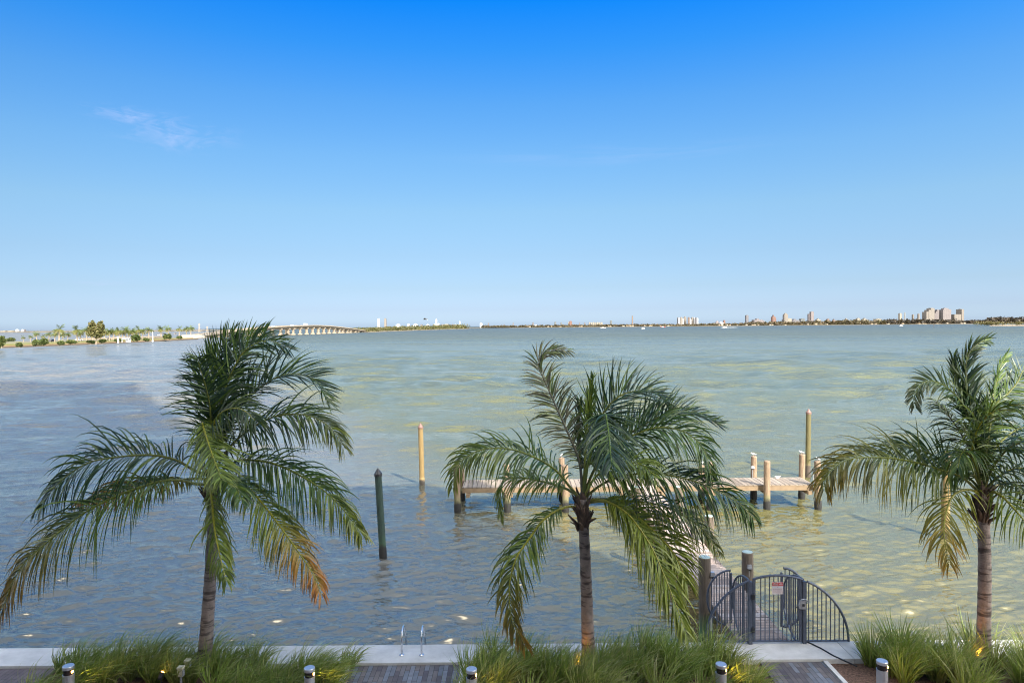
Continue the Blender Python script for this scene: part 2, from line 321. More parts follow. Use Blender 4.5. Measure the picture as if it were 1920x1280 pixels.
def make_water():
    H=CAM.z-WZ; F=683.0
    rows=[14.2]
    while rows[-1]<340: rows.append(rows[-1]+max(.035,rows[-1]**2/(H*F)*.6))
    nfine=len(rows)
    while rows[-1]<45000: rows.append(rows[-1]*1.12)
    Y=np.array(rows); U=np.concatenate([[-6,-4,-2.6,-1.8,-1.3],np.linspace(-1.05,1.05,1050),[1.3,1.8,2.6,4,6]])
    yy,uu=np.meshgrid(Y,U,indexing='ij'); X=yy*uu
    dx=np.zeros_like(X); dy=np.zeros_like(X); z=np.zeros_like(X)
    step=np.gradient(Y)[:,None]
    n=130
    lam=np.exp(rng.uniform(math.log(.2),math.log(1.9),n))
    ang=np.where(rng.random(n)<.6,rng.normal(.30,.20,n),rng.normal(-.35,.25,n))
    for i in range(n):
        k=2*math.pi/lam[i]; d=(math.sin(ang[i]),-math.cos(ang[i]))
        slope=.0175*(2.0 if lam[i]<.5 else 1.0)
        if lam[i]>1.3: slope*=.95
        a=slope/k*math.exp(rng.normal(0,.3))
        ky=abs(k*d[1])+1e-6
        fade=np.clip((2*math.pi/ky/step-2.2)/3,0,1)*np.clip((330-yy)/120,0,1)
        kx=abs(k*d[0])+1e-6
        fade=fade*np.clip((2*math.pi/kx/(yy*.002)-2.2)/3,0,1)
        ph=k*(d[0]*X+d[1]*yy)+rng.uniform(0,6.28)
        g=1+.2*np.sin(X*.21*d[1]+i)*np.sin(yy*.17+i*1.7)
        a=a*g*fade
        z+=a*np.cos(ph); s=a*np.sin(ph)*.35; dx-=d[0]*s; dy-=d[1]*s
    # the open bay beyond the lee of the seawall is choppier: short-crested waves of 2 to 18 m
    n=70; lam=np.exp(rng.uniform(math.log(1.6),math.log(18),n)); ang=rng.normal(.05,.5,n); lee=np.clip((yy-24)/60,0,1)
    for i in range(n):
        k=2*math.pi/lam[i]; d=(math.sin(ang[i]),-math.cos(ang[i])); a=.036/k*math.exp(rng.normal(0,.25))
        ky=abs(k*d[1])+1e-6; kx=abs(k*d[0])+1e-6
        fade=np.clip((2*math.pi/ky/step-2.0)/2.5,0,1)*np.clip((2*math.pi/kx/(yy*.002)-2.0)/2.5,0,1)*np.clip((335-yy)/90,0,1)*lee
        z+=a*fade*np.cos(k*(d[0]*X+d[1]*yy)+rng.uniform(0,6.28))
    co=np.stack([X+dx,yy+dy,WZ+z],-1).reshape(-1,3).astype(np.float32)
    nr,nc=X.shape
    idx=np.arange(nr*nc).reshape(nr,nc)
    q=np.stack([idx[:-1,:-1],idx[:-1,1:],idx[1:,1:],idx[1:,:-1]],-1).reshape(-1,4).astype(np.int32)
    me=bpy.data.meshes.new('water'); me.vertices.add(len(co)); me.vertices.foreach_set('co',co.ravel())
    me.loops.add(q.size); me.loops.foreach_set('vertex_index',q.ravel())
    me.polygons.add(len(q)); me.polygons.foreach_set('loop_start',np.arange(0,q.size,4,dtype=np.int32)); me.polygons.foreach_set('loop_total',np.full(len(q),4,np.int32))
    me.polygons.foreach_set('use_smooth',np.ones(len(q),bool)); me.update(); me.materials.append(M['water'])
    o=bpy.data.objects.new('water',me); COL.objects.link(o); tag(o,kind='structure')
make_water()

# ------------------------------------------------------------------ ground, seawall, paths
YF,YN=14.9,14.1                                     # far and near edge of the seawall cap
g=MB(); g.sheet(-70,70,-34,YN+.35,-.10); tag(g.build('ground',M['mulch']),kind='structure')
def strip(name,x0,x1,y0,y1,z,m):
    s=MB(); s.box(((x0+x1)/2,(y0+y1)/2,z-.04),(x1-x0,y1-y0,.08)); return tag(s.build(name,m),kind='structure')
strip('footpath',-3.4,-1.13,5.0,YN-.01,-.05,M['paver'])
strip('footpath',5.12,6.42,5.0,YN-.01,-.05,M['paver'])
strip('promenade',-40,-9.55,5.0,YN-.01,-.05,M['paverplain'])
strip('promenade',-40,40,-1.9,4.99,-.046,M['paverplain'])
for px,z in ((-3.46,-.03),(-1.08,-.03),(6.47,-.03)):
    s=MB(); s.box((px,(5+YN)/2,-.06),(.09,YN-5.05,.08)); tag(s.build('kerb',M['concrete']),kind='structure')
def seawall():
    root=thing('seawall',(0,YN,0),'long pale concrete seawall cap running along the water behind the grass beds','seawall')
    c=MB(); x=-60.0
    while x<60:                                      # cast in lengths with thin joints
        L=6.1; c.box((x+L/2-.004,(YF+YN)/2,-.16),(L-.012,YF-YN,.32),0); x+=L
    c.build('cap',M['concrete'],root)
    f=MB(); f.box((0,YF-.14,-1.6),(120,.2,2.56)); f.build('wall_face',M['wallface'],root)
    k=MB(); k.tube([(6.42,YF-.02,.012),(6.60,14.55,.012),(6.72,14.2,.012),(6.85,14.02,.0),(7.05,13.9,-.06)],.016,6); 
    tag(k.build('cable',M['black']),'black cable lying across the concrete beside the right end of the gate','cable')
seawall()

# ------------------------------------------------------------------ tower behind the viewer that shades the near water
SHX=21.0
def tower():
    root=thing('apartment_tower',(SHX-45,-17,0),'tall white terraced apartment tower behind the viewer shading the near water','building')
    for y0,y1,z0,z1 in ((-16,-3,-.1,37),(-60,-16,-.1,116)):
        b=MB(); b.box((SHX-45,(y0+y1)/2,(z0+z1)/2),(90,y1-y0-.01,z1-z0)); b.build('wall',M['white'],root)
    for k in range(1,36):
        z=k*3.1+2.1; y=-2.99 if z<36 else -15.99
        s=MB(); s.box((SHX-45,y,z),(88,.03,.9)); s.build('glazing',M['darkglass'],root)
tower()

# ------------------------------------------------------------------ palms
DK=(.014,.040,.012); MD=(.046,.098,.018); LT=(.125,.185,.022); YG=(.27,.255,.020); OB=(.36,.14,.022); DRY=(.16,.145,.095); BLU=(.026,.054,.028)
def lerp(a,b,t): return tuple(a[i]+(b[i]-a[i])*t for i in range(3))
def catmull(pts,m):
    P=[pts[0]*2-pts[1]]+list(pts)+[pts[-1]*2-pts[-2]]; out=[]
    for i in range(1,len(P)-2):
        for k in range(24):
            t=k/24; a,b,c,d=P[i-1],P[i],P[i+1],P[i+2]
            out.append(.5*((2*b)+(c-a)*t+(2*a-5*b+4*c-d)*t*t+(3*b-a-3*c+d)*t**3))
    out.append(P[-2].copy())
    L=[0]
    for i in range(1,len(out)): L.append(L[-1]+(out[i]-out[i-1]).length)
    res=[];j=0
    for i in range(m):
        s=L[-1]*i/(m-1)
        while j<len(L)-2 and L[j+1]<s: j+=1
        t=(s-L[j])/max(1e-9,L[j+1]-L[j]); res.append(out[j].lerp(out[j+1],min(1,max(0,t))))
    return res,L[-1]
ZUP=Vector((0,0,1))
def frond(pts,parent,leaf=.85,droop=.5,wind=.25,roll=0,col=MD,tip=None,yel=0.,t0=.16,spacing=.028,a0=68,a1=36,lift=12,rib=None,sref=None,sides=(1,-1),wd=.031,fold=0,ragged=.14):
    m=90; C,Ltot=catmull(pts,m)
    if droop>=.5: droop*=1.75
    if abs(roll)<=20: roll*=2.8
    mb=MB()
    rc=rib or lerp(col,YG,.45)
    mb.tube([C[i] for i in range(0,m,3)],[.026*(1-i/m)**1.0+.005 for i in range(0,m,3)],6,0,col=[lerp(lerp(DRY,rc,.6),rc,min(1,i/m*3)) for i in range(0,m,3)])
    hv=C[-1]-C[0]; hv.z=0
    if sref is None:
        sref = hv.normalized().cross(ZUP) if hv.length>.35 else Vector((1,0,0))
        if sref.length<.1: sref=Vector((1,0,0))
    n=max(24,int(Ltot*(1-t0)/spacing)); W=Vector((1,.25,-.05))
    for j in range(n):
        t=t0+(1-t0)*(j+random.random()*.5)/n
        fi=t*(m-1); i=min(m-2,int(fi)); p=C[i].lerp(C[i+1],fi-i)
        T=(C[min(i+2,m-1)]-C[max(i-1,0)]).normalized()
        S=(sref-T*sref.dot(T))
        S=S.normalized() if S.length>.05 else T.orthogonal().normalized()
        S=Matrix.Rotation(R(roll),3,T)@S; N=S.cross(T).normalized()
        prof=min(1,.35+2.6*(t-t0))*(1 if t<.55 else max(.26,1-1.55*(t-.55)))
        for sd in sides:
            if random.random()<.05+ragged*.5: continue
            L=1.22*leaf*prof*random.uniform(.82,1.08)*(1-ragged*random.random()*.5)
            a=R(a0+(a1-a0)*t+random.gauss(0,9)); lf=R(lift+random.gauss(0,15)-fold)
            D=(T*math.cos(a)+(S*sd*math.cos(lf)+N*math.sin(lf))*math.sin(a)).normalized()
            q=p+S*sd*.012; K=6; st=L/K
            wv=T-D*T.dot(D); wv=wv.normalized() if wv.length>.05 else N
            wv=(Matrix.Rotation(random.uniform(-.6,.6),3,D)@wv)
            pr=(.55,1,1,.9,.68,.4,.04); vv=[];cc=[]
            br=random.random(); base=lerp(col,LT if br>.6 else DK,min(1,abs(br-.5)*1.5))
            kd=droop*random.uniform(.55,1.5); kw=wind*random.uniform(.3,1.8)
            for k in range(K+1):
                u=k/K; hw=wd*.5*pr[k]
                vv += [q-wv*hw,q+wv*hw]
                c=base
                if yel: c=lerp(c,YG,min(1,yel*(.35+.65*u)*(.6+.8*br)))
                if tip:
                    tt=tip[1]*max(0,(t-tip[2])/(1-tip[2]))*(.3+.7*u)*(.5+br); c=lerp(c,tip[0],min(1,tt))
                if u>.75: c=lerp(c,DRY,(u-.75)*1.6*(.3+br))
                cc += [c,c]
                D=(D-ZUP*kd*.36*(.4+u)+W*kw*.30*(.3+u)).normalized(); q=q+D*st
                wv=(wv-D*wv.dot(D)).normalized()
            mb.add(vv,[(2*k,2*k+1,2*k+3,2*k+2) for k in range(K)],0,cc)
    return mb.build('frond',M['leaf'],parent)

def trunkmat():
    m,t,b=nt('palm_trunk'); b.inputs['Roughness'].default_value=.85
    tc=nd(t,'ShaderNodeTexCoord'); mp=nd(t,'ShaderNodeMapping'); mp.inputs['Scale'].default_value=(1.5,1.5,9.0); t.links.new(tc.outputs['Object'],mp.inputs[0])
    wv=nd(t,'ShaderNodeTexNoise',Scale=1.5,Detail=3,Roughness=.55)
    t.links.new(mp.outputs[0],wv.inputs['Vector'])
    n=nd(t,'ShaderNodeTexNoise',Scale=9,Detail=7,Roughness=.7); t.links.new(tc.outputs['Object'],n.inputs['Vector'])
    r=ramp(t,[(.28,(.14,.11,.094)),(.6,(.27,.212,.18)),(.8,(.38,.31,.27))]); t.links.new(n.outputs['Fac'],r.inputs[0])
    r2=ramp(t,[(.39,(.12,.10,.10)),(.44,(.40,.37,.36)),(.475,(1,1,1))]); t.links.new(wv.outputs['Fac'],r2.inputs[0])
    mx=nd(t,'ShaderNodeMixRGB',blend_type='MULTIPLY'); mx.inputs[0].default_value=.8; t.links.new(r.outputs[0],mx.inputs[1]); t.links.new(r2.outputs[0],mx.inputs[2])
    t.links.new(mx.outputs[0],b.inputs['Base Color'])
    ad=nd(t,'ShaderNodeMath',operation='ADD'); t.links.new(wv.outputs['Fac'],ad.inputs[0]); t.links.new(n.outputs['Fac'],ad.inputs[1])
    bp=nd(t,'ShaderNodeBump',Strength=.7,Distance=.03); t.links.new(ad.outputs[0],bp.inputs['Height']); t.links.new(bp.outputs[0],b.inputs['Normal'])
    return m
M['trunk']=trunkmat()

def palm(label,Y0,trunk_px,crown,fr,rt=(.138,.098)):
    base=PY(*trunk_px[0],Y0); root=thing('coconut_palm',Vector((base.x,Y0,-.08)),label,'palm tree','tall coconut palms growing by the seawall')
    tp=[PY(x,y,Y0) for x,y in trunk_px]; tp[0].z=-.14
    C,L=catmull(tp,34)
    mb=MB(); mb.tube(C,[(rt[0]+.065*math.exp(-i/2.6)+(rt[1]-rt[0])*i/33)*(1+.035*math.sin(i*2.4)) for i in range(34)],14)
    mb.build('trunk',M['trunk'],root,smooth=True)
    cr=PY(*crown,Y0); fb=MB()
    for k in range(34):                                  # ragged sheath of old leaf bases round the bud
        a=random.uniform(0,6.28); h=random.uniform(-.55,.15); o=Vector((math.cos(a),math.sin(a),0))
        p0=cr+o*random.uniform(.05,.10)+ZUP*(h-.12); L=random.uniform(.18,.42); r=random.uniform(.02,.045)
        fb.tube([p0,p0+o*.06+ZUP*L*.5,p0+o*random.uniform(.1,.24)+ZUP*L],[r,r*.9,r*.35],6)
    fb.tube([cr-ZUP*.5,cr-ZUP*.2,cr+ZUP*.2],[.105,.14,.05],10)
    fb.build('leaf_sheath',M['fibre'],root)
    for pts,dy,kw in fr:
        n=len(pts); P=[]
        for i,(x,y) in enumerate(pts):
            s=i/(n-1); d=dy(s) if callable(dy) else dy*s**1.2
            P.append(PY(x,y,Y0+d))
        frond(P,root,**kw)
    return root

arc=lambda a,b: (lambda s: a*s+b*s*s)
palm('coconut palm with a dense windblown crown and orange dying leaf tips',14.0,
 [(382,1264),(386,1205),(394,1090),(399,1000),(399,930),(398,885)],(398,890),[
 ([(394,893),(362,880),(330,862),(285,853),(225,856),(165,868),(110,905),(72,955)],-.5,dict(leaf=1.12,droop=.62,wind=.02,roll=-16,col=DK,lift=14)),
 ([(396,905),(372,908),(340,900),(300,902),(230,925),(160,960),(90,1015),(40,1062),(0,1150)],-1.3,dict(leaf=1.22,droop=.72,wind=.0,roll=-13,col=MD,tip=(OB,.95,.45),yel=.12)),
 ([(396,898),(365,897),(320,900),(260,905),(205,928),(150,945)],.9,dict(leaf=.8,droop=.55,wind=.0,roll=10,col=YG,tip=(OB,1.5,.1))),
 ([(398,893),(430,872),(455,862),(510,868),(570,895),(620,930),(660,975),(680,1005)],-.9,dict(leaf=.92,droop=.72,wind=.06,roll=14,col=MD,tip=(YG,.9,.55))),
 ([(398,898),(430,893),(455,905),(485,935),(520,980),(560,1035),(590,1080),(604,1118)],-1.5,dict(leaf=.78,droop=.62,wind=-.05,roll=10,col=LT,tip=(OB,1.9,.45),yel=.35,rib=YG)),
 ([(397,893),(393,900),(397,935),(402,990),(412,1040),(426,1095)],-1.5,dict(leaf=.62,droop=.8,wind=.12,col=LT,yel=.35,rib=YG,sref=Vector((1,0,0)))),
 ([(398,890),(415,860),(440,828),(475,800),(512,782),(550,776),(587,782),(620,802),(645,840)],-.5,dict(leaf=.92,droop=.52,wind=.16,roll=12,col=DK,tip=(YG,.6,.6))),
 ([(398,888),(415,830),(440,780),(462,750),(490,725),(525,705),(562,702),(590,712),(606,735),(616,755)],.4,dict(leaf=.98,droop=.25,wind=.26,roll=28,col=BLU,lift=26)),
 ([(397,886),(405,800),(422,730),(440,687),(455,662),(478,644),(502,638),(522,643),(542,654)],.7,dict(leaf=.85,droop=.42,wind=.3,roll=20,col=DK)),
 ([(397,886),(400,800),(408,730),(425,680),(455,645),(500,622)],1.1,dict(leaf=.85,droop=.02,wind=.20,roll=50,col=MD,lift=38)),
 ([(397,886),(396,800),(398,730),(404,680),(420,640),(440,622)],.8,dict(leaf=.85,droop=0.,wind=.18,roll=20,col=DK,lift=25,a0=48)),
 ([(396,888),(396,830),(394,767),(386,725),(375,690),(370,668)],-.5,dict(leaf=.85,droop=.34,wind=-.06,col=BLU,sref=Vector((1,.2,0)),a0=72,a1=45,lift=4)),
 ([(398,888),(388,840),(379,797),(381,800),(392,835),(404,868),(416,900)],lambda s:-.5*s-1.6*s*s,dict(leaf=.85,droop=.42,wind=.24,col=LT,yel=.3,rib=YG,sref=Vector((1,0,0)),t0=.36,spacing=.021)),
 ([(398,888),(394,830),(402,790),(425,768),(455,768),(480,790)],-.9,dict(leaf=.9,droop=.5,wind=.3,roll=15,col=DK,yel=.1,rib=YG)),
 ([(397,895),(420,890),(440,905),(452,940)],-1.1,dict(leaf=.7,droop=.7,wind=.15,col=MD,yel=.1)),
])
palm('coconut palm growing midway between the steel ladder rails and the dock gate',13.9,
 [(1106,1264),(1103,1210),(1100,1120),(1097,1040),(1094,980),(1092,935)],(1093,940),[
 ([(1092,935),(1086,865),(1062,805),(1040,756),(1019,709),(1008,683),(1016,664),(1036,656),(1066,656)],.4,dict(leaf=.62,droop=.40,wind=.10,col=DRY,sref=Vector((1,.2,0)),a0=64,a1=24,ragged=.35,yel=.0,rib=DRY)),
 ([(1093,930),(1098,850),(1103,774),(1108,738),(1109,706)],.0,dict(leaf=.5,droop=.0,wind=.04,col=LT,a0=16,a1=8,sref=Vector((1,0,0)),t0=.4)),
 ([(1093,930),(1088,860),(1084,800),(1086,750)],.2,dict(leaf=.45,droop=.3,wind=.0,col=DK,a0=20,a1=10,sref=Vector((1,0,0)),t0=.5,ragged=.5)),
 ([(1094,930),(1105,850),(1125,785),(1158,745),(1192,733),(1223,735),(1244,750),(1258,776)],.6,dict(leaf=.9,droop=.18,wind=.24,roll=34,col=DK,lift=30)),
 ([(1094,930),(1105,855),(1122,800),(1134,776),(1139,795),(1143,830),(1147,872)],lambda s:-.4*s-1.7*s*s,dict(leaf=1.0,droop=.42,wind=.22,col=BLU,sref=Vector((1,0,0)),t0=.42,spacing=.019,a0=70,a1=30,rib=LT)),
 ([(1094,930),(1115,880),(1155,835),(1206,808),(1239,801),(1275,806),(1304,823),(1323,850),(1335,895)],-.4,dict(leaf=.95,droop=.55,wind=.10,roll=18,col=MD,lift=18)),
 ([(1094,930),(1120,870),(1170,820),(1240,780),(1290,772),(1350,795)],.5,dict(leaf=.85,droop=.18,wind=.26,roll=25,col=DK,lift=22)),
 ([(1094,935),(1125,910),(1160,893),(1200,888),(1240,889),(1280,896),(1317,907),(1355,925),(1392,948),(1412,970)],-.8,dict(leaf=1.12,droop=.66,wind=.10,roll=15,col=DK,tip=(LT,.6,.5))),
 ([(1095,938),(1130,935),(1170,938),(1217,942),(1255,953),(1292,973),(1325,1000),(1345,1034)],-.4,dict(leaf=.85,droop=.62,wind=.14,roll=12,col=DK,yel=.06,tip=(YG,.6,.5))),
 ([(1095,945),(1115,940),(1142,942),(1175,962),(1200,992),(1225,1032),(1244,1075),(1266,1130),(1286,1184)],-1.4,dict(leaf=1.0,droop=.66,wind=.10,roll=6,col=LT,yel=.5,rib=YG,a0=56)),
 ([(1095,942),(1120,935),(1150,945),(1190,965),(1230,1000),(1265,1040),(1290,1095)],-.9,dict(leaf=.95,droop=.5,wind=.16,roll=20,col=LT,yel=.55,rib=YG)),
 ([(1092,940),(1070,914),(1039,879),(995,854),(951,841),(907,842),(873,857),(855,880),(848,915)],-.5,dict(leaf=.80,droop=.62,wind=.0,roll=-14,col=MD,tip=(YG,.7,.35))),
 ([(1092,935),(1060,915),(1023,904),(978,895),(945,902),(938,935),(944,972)],.5,dict(leaf=.62,droop=.6,wind=.04,roll=-8,col=LT,yel=.40)),
 ([(1093,950),(1075,950),(1057,951),(1020,973),(989,1014),(967,1048),(955,1101),(960,1160),(986,1212)],-1.3,dict(leaf=.72,droop=.6,wind=.14,roll=-6,col=MD,tip=(OB,.75,.45),yel=.22,rib=YG)),
 ([(1094,932),(1120,890),(1165,868),(1205,872),(1235,900)],-1.0,dict(leaf=.8,droop=.6,wind=.2,roll=10,col=LT,yel=.2)),
])
palm('coconut palm with a curling yellow frond and orange lit trunk foot',13.9,
 [(1843,1262),(1844,1200),(1846,1110),(1846,1040),(1844,985),(1840,925)],(1841,925),[
 ([(1840,920),(1834,860),(1830,795),(1820,762),(1812,718),(1811,682),(1820,657),(1836,643),(1854,636)],.3,dict(leaf=.62,droop=.15,wind=.28,col=BLU,sref=Vector((1,.3,0)),a0=48,a1=24,wd=.04)),
 ([(1840,920),(1832,850),(1825,793),(1811,762),(1796,725),(1789,688),(1787,664)],.2,dict(leaf=.6,droop=.1,wind=.02,col=DK,sref=Vector((1,.2,0)),a0=44,a1=20)),
 ([(1840,920),(1834,840),(1816,778),(1789,738),(1766,720),(1743,714),(1724,723),(1713,745),(1716,764)],-.2,dict(leaf=.55,droop=.4,wind=.1,roll=-20,col=MD,tip=(DRY,.9,.5))),
 ([(1840,920),(1825,860),(1802,813),(1774,773),(1750,748)],-.5,dict(leaf=.62,droop=.6,wind=.05,roll=0,col=lerp(MD,DRY,.5),ragged=.3,rib=DRY)),
 ([(1841,920),(1848,840),(1855,769),(1866,729),(1874,690),(1890,662)],.4,dict(leaf=.5,droop=.15,wind=.22,col=MD,sref=Vector((1,.3,0)),a0=38,a1=20)),
 ([(1841,920),(1850,840),(1864,764),(1888,740),(1908,716),(1918,695),(1932,700),(1950,740)],.5,dict(leaf=.6,droop=.3,wind=.28,roll=20,col=BLU)),
 ([(1841,920),(1822,870),(1828,815),(1850,780),(1885,762),(1930,762),(1980,800)],lambda s:-.9*s-.4*s*s,dict(leaf=1.0,droop=.50,wind=.12,roll=4,col=MD,yel=.2,rib=YG,t0=.2)),
 ([(1840,925),(1825,912),(1803,894),(1759,879),(1715,866),(1671,859),(1627,857),(1595,860),(1566,874),(1547,898),(1545,920)],-.6,dict(leaf=1.05,droop=.62,wind=.06,roll=-17,col=MD,tip=(OB,.5,.2),yel=.12)),
 ([(1840,922),(1822,900),(1792,881),(1754,855),(1715,841),(1680,837),(1655,846)],.6,dict(leaf=.78,droop=.5,wind=.06,roll=-16,col=MD,tip=(DRY,.7,.6))),
 ([(1843,940),(1831,922),(1809,918),(1787,929),(1776,953),(1770,986),(1772,1018),(1781,1060)],-1.2,dict(leaf=.85,droop=.6,wind=.22,roll=0,col=lerp(LT,YG,.5),tip=(OB,.9,.35),yel=.5,rib=YG,spacing=.045,sides=(1,-1))),
 ([(1843,935),(1857,922),(1877,929),(1899,951),(1920,975),(1947,1012)],-1.3,dict(leaf=.78,droop=.75,wind=.08,roll=8,col=LT,yel=.32,rib=YG,spacing=.05)),
 ([(1843,922),(1870,895),(1905,878),(1950,885),(1990,930)],-.3,dict(leaf=.95,droop=.6,wind=.1,col=DK)),
 ([(1842,922),(1865,870),(1900,835),(1950,825),(2000,850)],-.9,dict(leaf=1.0,droop=.6,wind=.1,col=DK,yel=.05)),
 ([(1842,922),(1850,870),(1880,825),(1925,800),(1985,810)],.6,dict(leaf=1.0,droop=.5,wind=.14,col=DK)),
 ([(1840,922),(1832,880),(1815,850),(1803,850),(1795,880)],-.9,dict(leaf=.75,droop=.7,wind=.08,col=MD,yel=.1)),
 ([(1842,925),(1880,905),(1915,915),(1940,950)],.4,dict(leaf=.8,droop=.7,wind=.1,col=DK)),
],rt=(.132,.108))

# ------------------------------------------------------------------ planting beds: one stand of grass per bed
def grassbed(label,x0,x1,n,hmin,hmax,lean,yb=(12.75,14.25),holes=()):
    mb=MB(); y0,y1=yb
    G=[(.12,.20,.035),(.19,.28,.05),(.28,.32,.09),(.085,.15,.04),(.40,.38,.20)]
    for k in range(n):
        cx=x0+(x1-x0)*(k+random.uniform(.1,.9))/n; cy=random.uniform(y0,y1)
        if any(abs(cx-hx)<hw and random.random()<.85 for hx,hw in holes): continue
        h=random.uniform(hmin,hmax); nb=random.randint(95,150); tone=random.uniform(0,1); cl=lean*random.uniform(.7,1.3)
        for j in range(nb):
            a=random.uniform(0,6.28); rr=random.uniform(0,.14)**1; o=Vector((math.cos(a),math.sin(a),0))
            p=Vector((cx,cy,-.10))+o*rr; L=h*random.uniform(.55,1.25); out=random.uniform(.05,.6)**1.1
            D=(ZUP+o*out).normalized(); K=6; c=lerp(random.choice(G),G[1 if tone>.5 else 2],.35)
            w=random.uniform(.007,.013); side=D.cross(Vector((random.uniform(-1,1),random.uniform(-1,1),.1))).normalized()
            vv=[];cc=[];g=random.uniform(.08,.34)
            if random.random()<.08: g=.6; c=lerp(c,DRY,.6)
            for q in range(K+1):
                u=q/K; hw=w*(1-u**2)*.9+.0006; vv+=[p-side*hw,p+side*hw]; c2=lerp(lerp(c,(.20,.17,.07),.4*(1-u)),DRY,.25*max(0,u-.7)); cc+=[c2,c2]
                D=(D-ZUP*g*u+Vector((cl*.30,.03,0))*u+o*.05).normalized(); p=p+D*(L/K)
            mb.add(vv,[(2*q,2*q+1,2*q+3,2*q+2) for q in range(K)],0,cc)
    return tag(mb.build('ornamental_grass',M['grass']),label,'grass',kind='stuff')
grassbed('windblown ornamental grass in the bed round the foot of the orange tipped palm',-9.35,-3.35,46,.60,.95,2.0,holes=((-6.1,.28),(-8.0,.12),(-4.6,.1)))
grassbed('windblown ornamental grass in the bed between the ladder path and the gate path',-1.05,4.7,52,.55,.92,1.1)
grassbed('tall ornamental grass in the bed past the gate, round the palm with the curled frond',7.35,12.2,50,.66,1.02,.5,holes=((9.35,.18),))

# ------------------------------------------------------------------ path lamps and the small fittings in the beds
def bollard():
    root=thing('bollard_light',(0,0,0),'x','bollard lamp','grey bollard lamps along the planting beds')
    b=MB(); b.lathe((0,0,0),[(.10,-.1),(.10,.50)],24); b.build('post',M['alum'],root)
    b=MB(); b.lathe((0,0,0),[(.088,.50),(.088,.605)],24); b.build('lens',M['darkglass'],root)
    b=MB(); b.lathe((0,0,0),[(.092,.603),(.102,.606),(.102,.655),(.096,.665)],24); b.build('cap',M['alum'],root,smooth=False)
    e=MB(); e.box((.088,-.02,.555),(.012,.05,.035)); e.build('bulb',M['lamp'],root)
    return root
def emis(name,c,s):
    m,t,b=nt(name); b.inputs['Emission Color'].default_value=(*c,1); b.inputs['Emission Strength'].default_value=s; b.inputs['Base Color'].default_value=(*c,1); return m
M['lamp']=emis('warm_lamp',(1,.45,.08),6)
def glow(name,loc,e,col=(1,.62,.06),aim=None,size=70):
    l=bpy.data.lights.new(name,'SPOT' if aim is not None else 'POINT'); l.energy=e; l.color=col; l.shadow_soft_size=.03
    o=bpy.data.objects.new(name,l); COL.objects.link(o); o.location=loc
    if aim is not None:
        l.spot_size=R(size); l.spot_blend=.8; o.rotation_euler=(Vector(aim)).to_track_quat('-Z','Y').to_euler()
B0=bollard(); first=True
for (px,py,lb) in ((128,1243,'grey bollard lamp at the paved end of the bed with the orange tipped palm'),
                (580,1247,'grey bollard lamp in the grass on the palm side of the ladder path'),
                (884,1249,'grey bollard lamp on the gate side of the ladder path'),
                (1352,1240,'grey bollard lamp in the grass just before the gate path'),
                (1654,1234,'grey bollard lamp beyond the bare mulch past the gate path')):
    p=PZ(px,py+3,.62); p.z=-.05
    if first: B0.location=p; B0['label']=lb; first=False
    else: dup(B0,p,lb)
    glow('lamp_light',(p.x+.13,p.y+.04,p.z+.555),3.2,aim=(1,.25,-.25),size=100)
def uplight(px,py,Y,lb,e=9,aim=(0,.25,1)):
    p=PY(px,py,Y); root=thing('spotlight',(p.x,p.y,-.08),lb,'spotlight','small garden spotlights')
    ax=Vector(aim).to_track_quat('Z','Y').to_matrix()
    b=MB(); b.tube([(0,0,-.1),(0,0,max(.05,p.z+.02))],.012,6); b.build('stake',M['black'],root,loc=(0,0,0))
    h=Vector((0,0,p.z+.08)); b=MB(); b.lathe(h,[(.03,-.07),(.045,-.03),(.045,.07),(.04,.068)],14,axis=ax); b.build('lamp_head',M['black'],root,loc=(0,0,0))
    b=MB(); b.lathe(h+ax@Vector((0,0,.071)),[(.036,0),(.036,.004)],14,axis=ax); b.build('bulb',M['lamp'],root,loc=(0,0,0))
    glow('lamp_light',Vector((p.x,p.y,-.08))+h+ax@Vector((0,0,.09)),e,(1,.42,.08),aim,75)
uplight(1838,1240,13.45,'small black spotlight in the grass lighting the trunk with the curling yellow frond above',9,(.05,.42,1))
uplight(1082,1252,13.45,'small black spotlight in the grass lighting the trunk nearest the ladder path',5,(.28,.5,1))
uplight(302,1266,13.3,'small black spotlight in the grass beside the two beige outlet boxes',.01,(.4,.5,1))
def outlet(px,py,Y,lb):
    p=PY(px,py,Y); root=thing('outlet_box',(p.x,p.y,-.08),lb,'outlet box','beige outlet boxes in the grass')
    b=MB(); b.tube([(0,0,-.1),(0,0,p.z)],.022,8); b.build('stake',M['grey'],root,loc=(0,0,0))
    b=MB(); b.box((0,0,p.z+.02),(.10,.09,.16)); b.build('housing',M['beigebox'],root,loc=(0,0,0))
    b=MB(); b.box((0,0,p.z+.115),(.13,.12,.028),taper=.85); b.build('lid',M['beigebox'],root,loc=(0,0,0))
    b=MB(); b.box((.055,-.01,p.z+.01),(.015,.07,.12)); b.build('cover',M['grey'],root,loc=(0,0,0))
outlet(339,1253,13.3,'beige outlet box in the grass, the one further from the palm trunk')
outlet(352,1240,13.6,'beige outlet box in the grass, the one closer behind the palm trunk')
outlet(1135,1247,13.5,'beige outlet box beside the trunk of the palm between ladder and gate')

